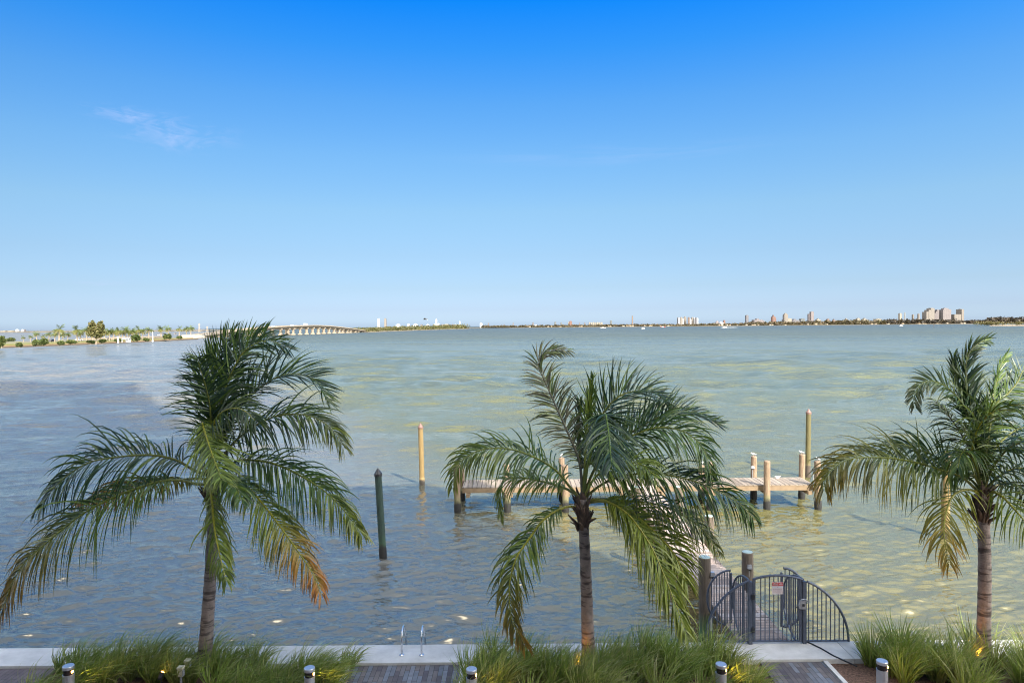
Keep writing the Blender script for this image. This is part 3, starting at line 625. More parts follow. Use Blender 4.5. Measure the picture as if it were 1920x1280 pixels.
# ------------------------------------------------------------------ ladder
def ladder():
    a=PZ(753.5,1228,0); b=PZ(790.5,1228,0)
    root=thing('ladder',((a.x+b.x)/2,a.y,0),'steel swim ladder with two looped grab rails on the seawall','ladder')
    for p in (a,b):
        r=MB(); pts=[Vector((p.x,p.y,0))]
        for k in range(0,13):
            an=math.pi*k/12; pts.append(Vector((p.x,p.y+.20*(1-math.cos(an)),.37+.16*math.sin(an))))
        pts += [Vector((p.x,YF+.12,.1)),Vector((p.x,YF+.12,-1.6))]
        r.tube(pts,.020,12); rail=r.build('handrail',M['steel'],root,smooth=True)
        f=MB(); f.lathe((p.x,p.y,0.002),[(.05,0),(.05,.015),(.03,.03)],16); o=f.build('flange',M['steel'],rail,loc=(0,0,0))
    for z in (-.35,-.65,-.95,-1.25):
        s=MB(); s.box(((a.x+b.x)/2,YF+.12,z),(b.x-a.x,.08,.03)); s.build('step',M['steel'],root)
ladder()

# ------------------------------------------------------------------ docks and piles
DZ=-.10
def planks(mb,x0,x1,y0,y1,along,w,mi=0):
    n=int(round(((x1-x0) if along=='Y' else (y1-y0))/w))
    for i in range(n):
        j=random.uniform(-.004,.004)
        if along=='Y': mb.box((x0+(i+.5)*w,(y0+y1)/2+random.uniform(-.01,.01),DZ-.02+j),(w-.012,y1-y0,.04),mi)
        else: mb.box(((x0+x1)/2+random.uniform(-.01,.01),y0+(i+.5)*w,DZ-.02+j),(x1-x0,w-.012,.04),mi)
NE,FE=29.98,31.45
TX0,TX1=-2.25,13.25
def dock():
    root=thing('dock',(5.6,22,DZ),'sun bleached timber dock with a long walkway from the gate to a crossing end platform','dock')
    d=MB(); planks(d,5.02,6.16,YF+.02,NE-.03,'X',.145); d.build('walkway_deck',M['deckY'],root)
    s=MB()
    for x in (5.05,6.13): s.box((x,(YF+NE)/2,DZ-.15),(.07,NE-YF-.1,.2))
    for y in np.arange(17,29,2.6): s.box((5.59,y,DZ-.32),(1.5,.14,.14))
    s.build('walkway_beams',M['beam'],root)
    d=MB(); planks(d,TX0,TX1,NE,FE,'Y',.21); d.build('platform_deck',M['deckX'],root)
    s=MB()
    for y in (NE+.04,FE-.04,(NE+FE)/2): s.box(((TX0+TX1)/2,y,DZ-.15),(TX1-TX0-.02,.08,.2))
    for x in (-2.0,-.1,2.4,4.8,6.6,8.8,11.2,13.05): s.box((x,(NE+FE)/2,DZ-.34),(.16,FE-NE+.3,.16))
    s.build('platform_beams',M['beam'],root)
dock()
def lean(p,a,b): return Matrix.Rotation(a,3,'Y')@Matrix.Rotation(b,3,'X')
def pile(x,y,top,r,m,label,group,cap=None,la=0,lb=0,capm=None):
    root=thing('dock_pile' if cap is None else 'mooring_pile',(x,y,WZ),label,'pile',group); A=lean(None,la,lb)
    b=MB(); H=top-WZ
    prof=[(r*1.05,-1.2),(r*1.04,0.0),(r*1.12,.12),(r*1.1,.3),(r,.42),(r*.99,H*.6),(r*.97,H-.02),(r*.9,H)]
    b.lathe((0,0,0),prof,18,axis=A); b.build('post',M[m],root,loc=(0,0,0),smooth=False)
    c=MB()
    if cap=='cone':
        c.lathe(A@Vector((0,0,H)),[(r*1.12,-.06),(r*1.12,.03),(r*.1,.22),(.001,.23)],18,axis=A); c.build('cap',M[capm],root,loc=(0,0,0))
    else:
        c.lathe(A@Vector((0,0,H)),[(r*.9,.001),(r*.86,.012),(r*.3,.02)],18,axis=A); c.build('top',M[capm or 'capsand'],root,loc=(0,0,0))
    return root
GD='dock piles of the end platform'
tops={}
for (px,py,Y,zt,lb) in (
  (1534,860,29.76,.97,'front corner dock pile with a dark bracket at the outer end'),
  (1438,868,29.76,1.0,'front row dock pile with wet black foot standing alone in mid platform'),
  (1331,870,29.76,.95,'front row dock pile partly behind the drooping frond tips'),
  (1060,872,29.76,.88,'front row dock pile of the close pair left of the palm crown'),
  (951,880,29.76,-.35,'short cut-off pile under the front edge of the shaded dock end'),
  (857,868,29.76,.95,'front row pile at the shaded end of the dock behind the hanging leaves'),
  (1503,850,31.62,.92,'rear row dock pile at the far corner beside the tall mooring pile'),
  (1413,853,31.62,.85,'rear row dock pile with a grey lamp fixed to its side'),
  (1315,874,31.62,.45,'rear row dock pile with whitewashed face beside the drooping fronds'),
  (1053,860,31.62,.86,'rear row dock pile of the close pair left of the palm crown'),
  (950,870,31.62,.55,'rear row dock pile behind the arching frond'),
  (866,900,31.62,.4,'rear row pile at the shaded end of the dock, behind the first one')):
    x=PY(px,py,Y).x; pile(x,Y,zt,.140,'pile',lb,GD,la=random.uniform(-.015,.015),lb=random.uniform(-.012,.012)); tops[px]=Vector((x,Y,zt))
GW='dock piles along the walkway'
wp=[(4.80,17.0,1.17,'dark gate side pile with green weathered foot standing left of the walkway'),
    (6.36,18.4,.82,'grey weathered pile with a small lamp right behind the gate'),
    (6.42,22.2,.74,'weathered pile on the bay side of the walkway, half hidden by frond tips'),
    (4.80,22.2,.80,'weathered walkway pile hidden behind the mass of fronds'),
    (6.42,26.2,.75,'walkway pile next before the platform, behind the long fronds'),
    (4.80,26.2,.75,'walkway pile behind the palm crown next to the platform')]
for x,y,zt,lb in wp: pile(x,y,zt,.155,'pilegate',lb,GW,capm='piletop',la=random.uniform(-.01,.01))
GM='tall mooring piles standing free in the water'
def moor(px,pyb,pyt,m,lb,capm,la,r=.15):
    p=PZ(px,pyb,WZ); top=PY(px,pyt,p.y).z-.22; return pile(p.x,p.y,top,r,m,lb,GM,'cone',la,0,capm)
moor(718.5,1047,877,'pilegreen','dark green mooring pile with a black pointed cap standing alone in the shade','black',-.047,.125)
moor(791.5,909,793,'pileyellow','sunlit yellow mooring pile with a brown pointed cap','pilecap',-.016,.13)
moor(1514.5,893,766,'pileolive','tall olive mooring pile behind the far end of the dock','pilecap',.012,.13)
moor(1772,1008,843,'pileyellow','mooring pile with a tan pointed cap behind the palm fronds','capsand',.012,.15)
def dockbits():
    # lamps clamped on piles
    for (x,y,z,lb,m) in ((6.36-.02,18.4-.175,.48,'small grey lamp on the weathered pile right behind the gate','alum'),
                       (4.80+.15,17.0-.1,.78,'small dark lamp on the pile left of the walkway','alum'),
                       (tops[1413].x-.10,31.62-.17,.38,'pale lamp on the rear dock pile in mid platform','white'),
                       (tops[1534].x-.2,29.76-.02,.60,'dark bracket lamp on the corner pile of the dock','black')):
        root=thing('pile_lamp',(x,y,z),lb,'lamp','small lamps on the piles')
        b=MB(); b.box((0,0,0),(.12,.10,.10),taper=.8); b.build('housing',M[m],root,loc=(0,0,0))
        b=MB(); b.lathe((0,-.03,-.07),[(.035,-.03),(.045,.02)],12); b.build('lens',M['black'],root,loc=(0,0,0))
        b=MB(); b.tube([(0,.03,-.05),(0,.04,-.55)],.012,6); b.build('conduit',M['alum'],root,loc=(0,0,0))
    b=MB(); x=4.80+.1; y=17.0-.17
    b.tube([(x,y,-.62),(x,y,-.28),(x+.16,y,-.28)],.02,8)
    tag(b.build('pipe_bracket',M['white']),'white angled pipe on the green foot of the pile beside the gate','pipe')
    p=PY(1458,890,31.25); root=thing('dock_cleat',(p.x,31.25,DZ),'white metal cleat on the far edge of the dock platform','cleat'); root.scale=(.7,.7,.7)
    b=MB(); b.tube([(-.18,0,.13),(-.08,0,.10),(.08,0,.10),(.18,0,.13)],[.018,.026,.026,.018],8); b.build('horns',M['white'],root,loc=(0,0,0))
    b=MB(); b.box((-.05,0,.05),(.035,.04,.1)); b.box((.05,0,.05),(.035,.04,.1)); b.box((0,0,.008),(.2,.06,.015)); b.build('base',M['white'],root,loc=(0,0,0))
dockbits()

# ------------------------------------------------------------------ gulls
def gull():
    root=thing('gull',(0,0,0),'x','bird','white gulls perched on dock piles')
    b=MB(); b.tube([(-.19,0,.10),(-.10,0,.125),(0,0,.14),(.08,0,.155),(.125,0,.185),(.145,0,.215),(.17,0,.235),(.195,0,.232),(.215,0,.225)],[.012,.04,.062,.062,.045,.034,.035,.026,.006],12)
    b.build('body',M['gull'],root,smooth=True)
    b=MB()
    for s in (-1,1): b.tube([(.06,s*.055,.15),(-.06,s*.058,.145),(-.24,s*.02,.12)],[.02,.032,.005],8)
    b.build('wings',M['gullwing'],root,smooth=True)
    b=MB(); b.tube([(.21,0,.227),(.25,0,.215)],[.009,.002],6); b.build('beak',M['beigebox'],root)
    b=MB()
    for s in (-1,1): b.tube([(0,s*.025,.09),(.005,s*.025,.0)],.006,5); b.box((.02,s*.025,.003),(.05,.03,.006))
    b.build('legs',M['beigebox'],root)
    return root
g0=gull(); g0.scale=(.6,.6,.6); fst=True
for k,lb,rz in ((1413,'white gull perched on the rear dock pile with the grey lamp',2.9),(1503,'white gull perched on the rear corner pile of the dock',2.6),
             (1534,'white gull perched on the front corner pile of the dock',1.9),(1053,'white gull perched on the rear pile of the close pair',1.2),
             (1315,'white gull perched on the whitewashed rear pile',.4)):
    p=tops[k]+Vector((0,0,.02))
    if fst: g0.location=p; g0.rotation_euler=(0,0,rz); g0['label']=lb; fst=False
    else: dup(g0,p,lb,rz,.6)
def flyer():
    p=PY(797,598.5,120); root=thing('flying_bird',p,'small dark bird flying above the far shore','bird')
    b=MB(); b.tube([(-.35,0,0),(-.15,0,.02),(.15,0,.03),(.35,0,.04),(.45,0,.03)],[.03,.09,.10,.06,.01],8); b.build('body',M['black'],root,loc=(0,0,0))
    b=MB()
    for s in (-1,1): b.add([(.12,s*.08,.05),(.02,s*.7,.22),(-.12,s*.7,.2),(-.15,s*.08,.04),(.12,s*.08,.02),(.02,s*.7,.2),(-.12,s*.7,.18),(-.15,s*.08,.01)],[(0,1,2,3),(7,6,5,4),(0,4,5,1),(1,5,6,2),(2,6,7,3)])
    b.build('wings',M['black'],root,loc=(0,0,0))
flyer()

# ------------------------------------------------------------------ gate on the seawall
def gate():
    YG_=14.82; L=PY(1322,1206,YG_).x; Rr=PY(1591,1203,YG_).x; cx=(L+Rr)/2; ax=(Rr-L)/2; hz=1.50
    pl=PY(1410,1203,YG_).x; pr=PY(1508,1203,YG_).x
    root=thing('dock_gate',(cx,YG_,0),'grey steel gate with an arched top and curved barred wings guarding the dock','gate')
    gp=M['gatepaint']
    top=lambda x: .03+(hz-.03)*math.sqrt(max(0,1-((x-cx)/ax)**2))
    def arch(x0,x1,name,r=.028):
        pts=[]; a0=math.acos(max(-1,min(1,(x0-cx)/ax))); a1=math.acos(max(-1,min(1,(x1-cx)/ax)))
        for k in range(25):
            a=a0+(a1-a0)*k/24; pts.append((cx+ax*math.cos(a),YG_,.03+(hz-.03)*math.sin(a)))
        mb.tube(pts,r,8)
    sp=(pr-pl)/12.0
    def bars(x0,x1,zb=.05):
        k=math.ceil((x0-pl)/sp+1e-3)
        while pl+k*sp<x1-.02:
            x=pl+k*sp
            if top(x)>.15: mb.box((x,YG_,(zb+top(x))/2),(.018,.018,top(x)-zb))
            k+=1
    mb=MB(); arch(L,pl-.05,'a'); mb.box(((L+pl)/2,YG_,.05),(pl-L-.04,.035,.03)); bars(L,pl-.08); mb.build('side_panel',gp,root)
    mb=MB(); arch(pr+.06,Rr,'a'); mb.box(((Rr+pr)/2,YG_,.05),(Rr-pr-.06,.035,.03)); bars(pr+.08,Rr); mb.build('side_panel',gp,root)
    mb=MB(); arch(pl+.02,pr-.04,'a'); mb.box(((pl+pr)/2,YG_,.05),(pr-pl-.14,.035,.03)); bars(pl+.1,pr-.12)
    mb.box((pl+.045,YG_,(.03+top(pl+.045))/2),(.05,.05,top(pl+.045)-.05)); mb.box((pr-.085,YG_,(.03+top(pr-.085))/2),(.055,.05,top(pr-.085)-.05))
    leaf=mb.build('gate_leaf',gp,root)
    for x in (pl-.045,pr-.005):
        mb=MB(); mb.box((x,YG_,top(x)/2-.01),(.085 if x<cx else .075,.09,top(x)-.02)); mb.build('post',gp,root)
    for z in (.32,1.05):
        mb=MB(); mb.box((pl+.008,YG_-.055,z),(.06,.05,.11)); mb.build('hinge',M['black'],leaf,loc=(0,0,0))
    # lock box, ring guard and lever
    mb=MB(); mb.box((pr-.065,YG_-.05,.86),(.13,.05,.20)); mb.tube([(pr-.045+.11*math.cos(a),YG_-.08,.88+.12*math.sin(a)) for a in np.linspace(.2,3.6,14)],.012,6)
    lk=mb.build('lock',M['alum'],leaf,loc=(0,0,0))
    mb=MB(); mb.box((pr-.05,YG_-.083,.87),(.05,.02,.055)); mb.tube([(pr-.21,YG_-.09,.84),(pr-.12,YG_-.10,.775),(pr-.02,YG_-.09,.77)],.012,6); mb.build('handle',M['black'],root)
    # wings: flat fins over the water, rounded outward
    def fin(name,o,u,a,zc,b,thick=.022,n=9,z0=None):
        mb=MB(); o=Vector(o); u=Vector(u); pts=[]
        for k in range(29):
            an=math.pi/2-math.pi*k/28; pts.append(o+u*(a*math.cos(an))+ZUP*(zc+b*math.sin(an)))
        mb.tube(pts,thick,8)
        for k in range(n):
            s=(k+.35)/n*a; h=b*math.sqrt(max(0,1-(s/a)**2))
            mb.box(o+u*s+ZUP*zc,(.018,.018,2*h))
        mb.build(name,gp,root)
    Y2=15.95
    fin('wing',(pl-.05,YG_+.06,0),(0,1,0),1.12,.58,.80)
    fin('wing',(pr+.0,YG_+.06,0),(0,1,0),1.12,.58,.80)
    fin('wing',(pl-.06,Y2+.14,0),(-1,0,0),.56,.50,.66,.024,9)
    fin('wing',(pr+.05,Y2+.14,0),(1,0,0),.52,.50,.70,.03,5)
    for x in (pl-.05,pr):
        mb=MB(); mb.box((x,Y2+.14,.45),(.04,.04,1.3)); mb.build('rear_post',gp,root)
    # warning plate hung on the bars
    c=PY(1458,1102,YG_-.03); w,h=.245,.265
    s=thing('sign',(c.x,YG_-.03,c.z),'small red and white notice plate hung on the gate bars','sign')
    b=MB(); b.box((0,0,0),(w,.008,h)); b.build('plate',M['signwhite'],s,loc=(0,0,0))
    b=MB(); b.box((0,-.0055,h*.34),(w-.004,.004,h*.30)); b.build('header',M['red'],s,loc=(0,0,0))
    b=MB(); b.box((0,-.0055,h*.105),(w-.004,.004,h*.13)); b.build('band',M['signblue'],s,loc=(0,0,0))
    b=MB()                                     # worn lettering: strokes only, the words cannot be read
    for i,x in enumerate((-.095,-.063,-.03,.004,.037,.07,.1)):
        hh=(.05,.044,.05,.052,.05,.044,.05)[i]
        b.box((x-.009,-.009,h*.34),(.006,.003,hh)); b.box((x+.002,-.009,h*.34+(hh*.38 if i%2 else 0)),(.014,.003,.007))
        if i%3: b.box((x+.010,-.009,h*.34-.004),(.006,.003,hh*.7))
    b.build('lettering',M['signwhite'],s,loc=(0,0,0))
    b=MB()
    for j,z in enumerate((-.02,-.05,-.072,-.094)):
        x=-.10
        while x<.09:
            q=random.uniform(.012,.035); b.box((x+q/2,-.0055,z),(q,.003,.012 if j==0 else .008)); x+=q+.009
    b.build('small_print',M['signtext'],s,loc=(0,0,0)); b=MB()
    b.add([(-.02,-.009,h*.135),(.02,-.009,h*.135),(0,-.009,h*.06)],[(0,2,1)],0)
    b.build('arrow',M['signtext'],s,loc=(0,0,0))
gate()

# ------------------------------------------------------------------ far land
GZ=.35
def poly(name,pts,z0,z1,m,kind='structure'):
    b=MB(); n=len(pts); vs=[(x,y,z0) for x,y in pts]+[(x,y,z1) for x,y in pts]
    b.add(vs,[tuple(range(n,2*n))]+[(i,(i+1)%n,n+(i+1)%n,n+i) for i in range(n)]); return tag(b.build(name,m),kind=kind)
def shore(px,py): p=PZ(px,py,WZ); return (p.x,p.y)
S=[shore(*q) for q in ((-260,668),(-120,660),(0,652.5),(100,648.5),(200,644.5),(300,640),(372,636))]
back=[(x-78,y+8) for x,y in S]
poly('causeway_island',S+back[::-1],WZ-1,-.55,M['bankdark'])
ins=lambda P,d,e=0: [(x-d,y+e) for x,y in P]
poly('earth_bank',ins(S,1.2)+ins(S,9)[::-1],WZ,-.25,M['bank'])
poly('grass_strip',ins(S,4)+ins(S,74)[::-1],WZ,.10,M['turf'])
poly('road',ins(S,38)+ins(S,54)[::-1],WZ,.2,M['asphalt'])
e=S[-1]; f=S[-2]
poly('embankment',[(f[0]-26,f[1]+10),(e[0]-20,e[1]-2),(e[0]-34,e[1]+26),(e[0]-58,e[1]+26),(f[0]-60,f[1]+10)],WZ,1.3,M['sand'])

def leafclump(mb,c,r,n,size,cols,flat=.8):
    for k in range(n):
        while True:
            q=Vector((random.uniform(-1,1),random.uniform(-1,1),random.uniform(-1,1)))
            if .25<q.length<1: break
        p=Vector(c)+Vector((q.x*r[0],q.y*r[1],q.z*r[2])); s=size*random.uniform(.5,1.3)
        a=Vector((random.uniform(-1,1),random.uniform(-1,1),random.uniform(-.6,.6))).normalized(); b=a.cross(Vector((random.uniform(-1,1),random.uniform(-1,1),random.uniform(-1,1)))).normalized()
        cc=lerp(random.choice(cols),random.choice(cols),random.random())
        mb.add([p-a*s,p+b*s*.6,p+a*s,p-b*s*.6],[(0,1,2,3)],0,cc)
BC=[(.032,.055,.012),(.058,.08,.018),(.022,.038,.009),(.095,.10,.03)]
def bush(px,py,wpx,hpx,label,cols=BC,n=800):
    hpx*=1.12; wpx*=1.1
    p=PZ(px,py,.1); k=p.y/FPX; root=thing('bush',(p.x,p.y,.1),label,'bush','bushes along the causeway shore')
    b=MB(); W=wpx*k/2; H=hpx*k
    for j in range(5):
        cx=random.uniform(-.6,.6)*W; leafclump(b,(cx,random.uniform(-.3,.3)*W,H*random.uniform(.35,.6)),(W*.5,W*.5,H*.42),n//5,max(.35,H*.13),cols)
    b.build('foliage',M['bush'],root,loc=(0,0,0))
    b=MB(); b.tube([(0,0,-.3),(.1*W,0,H*.5)],[.16,.06],6); b.build('stem',M['trunkfar'],root,loc=(0,0,0))
for q in ((3,651,16,19,'olive tree-like bush cut by the edge of the view on the causeway'),(20,640,22,7,'low round bush on the far side of the causeway road'),
 (37,650.5,12,8,'small bush standing by itself close to the causeway shore'),(68,648,22,11,'broad bush cluster, the half away from the bridge'),(85,647,22,12,'broad bush cluster, the half towards the bridge'),
 (116,646,13,7,'low dark bush below the tall clump of causeway palms'),(134,645,20,7,'long low dark bush next along the shore bank'),(170,644,14,6,'scrub at the foot of the feathery tree, side away from the bridge'),
 (192,643,14,7,'scrub at the foot of the feathery tree, bridge side'),(220,641,16,6,'dark scrub beside the white post and shed'),(256,640.5,20,13,'round bright green bush in the middle of the causeway'),
 (274,639.5,10,6,'small bush just past the round bright green one'),(314,636,14,10,'dark bush below the palms near the bridge'),(336,635.5,12,6,'low bush on the slope nearest the bridge')):
    bush(*q)
def casuarina():
    p=PZ(180,644,.1); k=p.y/FPX; root=thing('feathery_tree',(p.x,p.y,.1),'tall feathery tree rising above the causeway palms','tree')
    H=39*k; b=MB(); f=MB()
    b.tube([(0,0,-.5),(.3,0,H*.3),(-.2,0,H*.62),(-.8,0,H*.95)],[.26,.2,.13,.05],7)
    for j in range(44):
        z=H*random.uniform(.18,.8); a=random.uniform(0,6.28); L=H*random.uniform(.25,.6)*(1.15-z/H*.6); d=Vector((math.cos(a),math.sin(a)*.8,random.uniform(.5,1.6))).normalized()
        s=Vector((0,0,z)); t_=s+d*L; b.tube([s,s.lerp(t_,.5)+Vector((0,0,.2)),t_],[.12,.08,.03],5)
        for q in range(4): leafclump(f,s.lerp(t_,.45+q*.18),(L*.15,L*.15,L*.2),34,.5,[(.075,.08,.026),(.12,.118,.04),(.16,.135,.055),(.05,.056,.02)])
    b.build('trunk',M['trunkfar'],root,loc=(0,0,0)); f.build('crown',M['bush'],root,loc=(0,0,0))
casuarina()
def farpalm(seed):
    random.seed(seed); root=thing('distant_palm',(0,0,0),'x','palm tree','coconut palms along the causeway')
    b=MB(); l=random.uniform(-.6,.6); b.tube([(0,0,-.4),(l*.3,0,2.5),(l,.1,5.2)],[.34,.26,.22],7); b.build('trunk',M['trunkfar'],root)
    f=MB()
    for k in range(30):
        a=random.uniform(0,6.28); el=random.uniform(-.5,1.25); L=random.uniform(2.4,3.3); d=Vector((math.cos(a)*math.cos(el),math.sin(a)*math.cos(el),math.sin(el)))
        p=Vector((l,.1,5.2)); prev=p; D=d
        col=lerp((.05,.08,.02),(.17,.14,.045),max(0,min(1,.5-el*.8)))
        for s in range(9):
            D=(D-ZUP*.14+Vector((.03,0,0))).normalized(); q=prev+D*(L/9)
            S=D.cross(ZUP).normalized() if abs(D.z)<.95 else Vector((1,0,0)); w=.95*math.sin(math.pi*min(1,(s+1.2)/10))+.05
            for sd in (-1,1):
                for h in (0,.5):
                    o=prev.lerp(q,h); tip=o+S*sd*w+D*w*.45-ZUP*w*random.uniform(.25,.8); f.add([o,prev.lerp(q,h+.33),tip],[(0,1,2)],0,lerp(col,(.10,.11,.03),random.random()*.6))
            prev=q
    f.build('crown',M['bush'],root); return root
P1=farpalm(3); P2=farpalm(5); P3=farpalm(8); random.seed(11)
pl=[(44,641,9,'small palm nearest the outer end of the causeway row'),(57,641,9.5,'second small palm in the outer causeway row, darker crown'),(69,640,14,'third palm of the outer causeway row, taller than its neighbours'),(81,640,10,'fourth palm of the outer causeway row, short and wide'),(92,639.5,13,'fifth palm of the outer causeway row, above the bush cluster'),
 (103,641,14,'lower palm leaning against the tallest outer causeway palm'),(111,642,25,'tallest palm of the outer causeway, standing in a clump of three'),(118,641,13,'short palm on the bridge side of the tallest outer palm'),(127,640.5,14,'palm in the gap before the two broad palms'),
 (145,640,22,'broad palm with a pale under-crown, first before the feathery tree'),(163,640,21,'broad palm touching the feathery tree'),(174,640,17,'palm half hidden behind the feathery tree trunk'),(196,639,18,'palm just beyond the feathery tree'),(205,638.5,17,'second palm beyond the feathery tree'),(213,638,17,'third palm beyond the feathery tree'),
 (224,638,18,'dark palm behind the white post and shed'),(236,637,19,'palm above the white shed roof'),(247,637,16,'palm between the shed and the round green bush'),(262,636.5,19,'palm rising behind the round green bush'),(279,636,17,'palm beside the thin white mast'),
 (205,638,14,'small palm filling the gap past the feathery tree'),(217,637.5,15,'low palm just before the white post'),(230,637,15,'palm squeezed behind the shed, lower crown'),(242,637,14,'low palm between the shed palms'),(254,636.5,15,'palm directly behind the round green bush, bridge side of the shed'),(268,636,15,'low palm between the round green bush and the thin mast'),(152,640,15,'low palm between the two broad palms'),(187,639.5,16,'palm in the lower crown of the feathery tree'),
 (302,633,17,'first palm of the well spaced row by the bridge approach'),(316,632,16,'second palm of the well spaced row by the bridge approach'),(336,630,14,'third palm of the well spaced row, smaller'),(350,630.5,14,'palm leaning in the pair at the bridge abutment'),(358,630.5,15,'taller palm in the pair at the bridge abutment')]
for i,(px,py,h,lb) in enumerate(pl):
    p=PZ(px,py,.12); sc=1.38*h*p.y/FPX/7.2; src=(P1,P2,P3)[i%3]
    if i<3: src.location=p; src.scale=(sc,)*3; src['label']=lb
    else: dup(src,p,lb,random.uniform(0,6.28),sc)
# cars on the causeway road
def car(m,label,first=None):
    b=MB(); b.box((0,0,.62),(4.4,1.8,.62),0,taper=.94); b.box((-.2,0,1.16),(2.4,1.6,.55),1,taper=.74); b.box((-.2,0,1.45),(1.5,1.2,.03),0)
    for x in (-1.35,1.35):
        for y in (-.85,.85): b.lathe((x,y,.34),[(.34,-.1),(.34,.1)],12,2,Matrix.Rotation(math.pi/2,3,'X'))
    return tag(b.build('parked_car',[m,M['darkglass'],M['black']]),label,'car','cars on the causeway road')
for px,py,mm,lb in ((148,638.5,'white','white car on the causeway road before the feathery tree'),(202,637,'stonedark','brown car on the road just past the feathery tree'),(277,632.5,'black','dark car on the road beside the thin white mast'),(300,631.5,'grey','grey car below the first palm of the spaced row'),(307,629,'black','black car between the first two palms of the spaced row'),(329,628,'stonedark','dark car before the third palm of the spaced row'),(97,640.5,'black','dark car on the road above the bush cluster')):
    p=PZ(px,py,.25); c=car(M[mm],lb); c.location=(p.x,p.y,.2 if px<290 else 1.3); c.rotation_euler=(0,0,R(91))
def misc():
    p=PZ(286.5,640,.1); b=MB(); b.tube([(0,0,-.3),(0,0,17*p.y/FPX)],[.28,.22],8); b.tube([(0,0,16*p.y/FPX),(0,0,18*p.y/FPX)],[.4,.05],8); b.box((0,0,.2),(.8,.8,.5))
    tag(b.build('mast',M['palegrey'],loc=p),'thin white mast standing on the causeway grass','mast')
    p=PZ(221.5,642,.1); b=MB(); b.box((0,0,1.2),(.7,.5,3.2)); b.box((0,0,2.9),(.95,.7,.3),taper=.6); tag(b.build('marker_post',M['palegrey'],loc=p),'short white post on the shore beside the shed','post')
    p=PZ(237,641,.1); root=thing('shed',p,'small white open-sided shed on the causeway shore','shed')
    b=MB(); b.box((0,0,1.9),(3.8,2.6,.2)); b.box((0,0,2.1),(3.5,2.4,.25),taper=.7); b.build('roof',M['palegrey'],root,loc=(0,0,0))
    for x in (-1.7,1.7):
        b=MB(); b.box((x,-1.1,.8),(.22,.22,2.1)); b.build('post',M['palegrey'],root,loc=(0,0,0))
    b=MB(); b.box((.4,1.0,.8),(2.6,.2,2.1)); b.build('wall',M['palegrey'],root,loc=(0,0,0))
misc()

# ------------------------------------------------------------------ bridge
BP=[(372,600,627.0),(400,632,623.5),(430,668,619.5),(470,705,615),(510,745,611.8),(560,820,609.7),(590,876,609.5),(620,940,611.4),(650,1010,615),(680,1090,619.5),(700,1165,622)]
def bridge():
    P=[PY(x,y,Y) for x,Y,y in BP]; C,L=catmull(P,80)
    root=thing('causeway_bridge',(C[0].x,C[0].y,WZ),'long humped concrete road bridge on paired columns linking two islands','bridge')
    hw=7.0
    def sweep(off,zlo,zhi,w):
        vs=[];n=len(C)
        for i,p in enumerate(C):
            T=(C[min(i+1,n-1)]-C[max(i-1,0)]); S=Vector((T.y,-T.x,0)).normalized()
            for o,z in ((off-w,zlo),(off+w,zlo),(off+w,zhi),(off-w,zhi)): vs.append(p+S*o+Vector((0,0,z)))
        fs=[(i*4+k,i*4+(k+1)%4,(i+1)*4+(k+1)%4,(i+1)*4+k) for i in range(n-1) for k in range(4)]
        b=MB(); b.add(vs,fs+[(3,2,1,0),(4*n-4,4*n-3,4*n-2,4*n-1)]); return b
    sweep(0,-1.1,-.85,hw).build('deck',M['asphalt'],root)
    for o in (-hw,hw): sweep(o,-1.0,.02,.25).build('parapet',M['stone'],root)
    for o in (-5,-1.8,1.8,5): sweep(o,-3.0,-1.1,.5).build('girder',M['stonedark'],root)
    s=12.0
    while s<L-8:
        i=int(s/L*79); p=C[i]; T=(C[min(i+1,79)]-C[max(i-1,0)]); T.z=0; T.normalize(); ang=math.atan2(T.y,T.x); Rm=Matrix.Rotation(ang,3,'Z'); zt=p.z-3.0
        b=MB(); b.box((p.x,p.y,zt-.55),(2.0,13.2,1.1),rot=Rm)
        for o in (-4.3,4.3):
            q=p+Rm@Vector((0,o,0)); H=zt-1.1-(WZ-.6)
            if H>.6: b.box((q.x,q.y,WZ-.6+H/2),(1.9,1.9,H),rot=Rm)
            if H>2: b.box((q.x,q.y,WZ+.5),(4.2,4.2,1.6),rot=Rm,taper=.8)
        b.build('pier',M['stone'],root); s+=21 if 560<p.y<960 else 18
    a=MB(); q=C[0]; a.box((q.x-2,q.y-8,.3),(18,20,2.6),taper=.6); a.build('abutment',M['stone'],root)
    random.seed(5)
    for px_i,mm,sz,lb in ((33,'white',(9,2.4,3),'white truck near the top of the causeway bridge'),(20,'grey',(4.6,1.9,1.5),'grey car climbing the bridge above the palm crown'),(27,'white',(4.6,1.9,1.5),'white car below the truck on the bridge slope')):
        p=C[px_i]; T=(C[px_i+1]-C[px_i-1]); Rm=Matrix.Rotation(math.atan2(T.y,T.x),3,'Z')
        b=MB(); b.box((0,0,sz[2]*.55),(sz[0],sz[1],sz[2]*.8),0,rot=Rm,taper=.93); b.box(Rm@Vector((sz[0]*.42,0,sz[2]*.5)),(sz[0]*.2,sz[1]*.9,sz[2]*.5),1,rot=Rm,taper=.8)
        for x in (-.32,.32):
            for y in (-.45,.45): b.lathe(Rm@Vector((x*sz[0],y*sz[1],.4)),[(.4,-.12),(.4,.12)],10,2,Rm@Matrix.Rotation(math.pi/2,3,'X'))
        o=tag(b.build('road_vehicle',[M[mm],M['darkglass'],M['black']]),lb,'truck' if sz[0]>5 else 'car'); S_=Vector((T.y,-T.x,0)).normalized(); o.location=p+S_*3+Vector((0,0,-.85))
bridge()

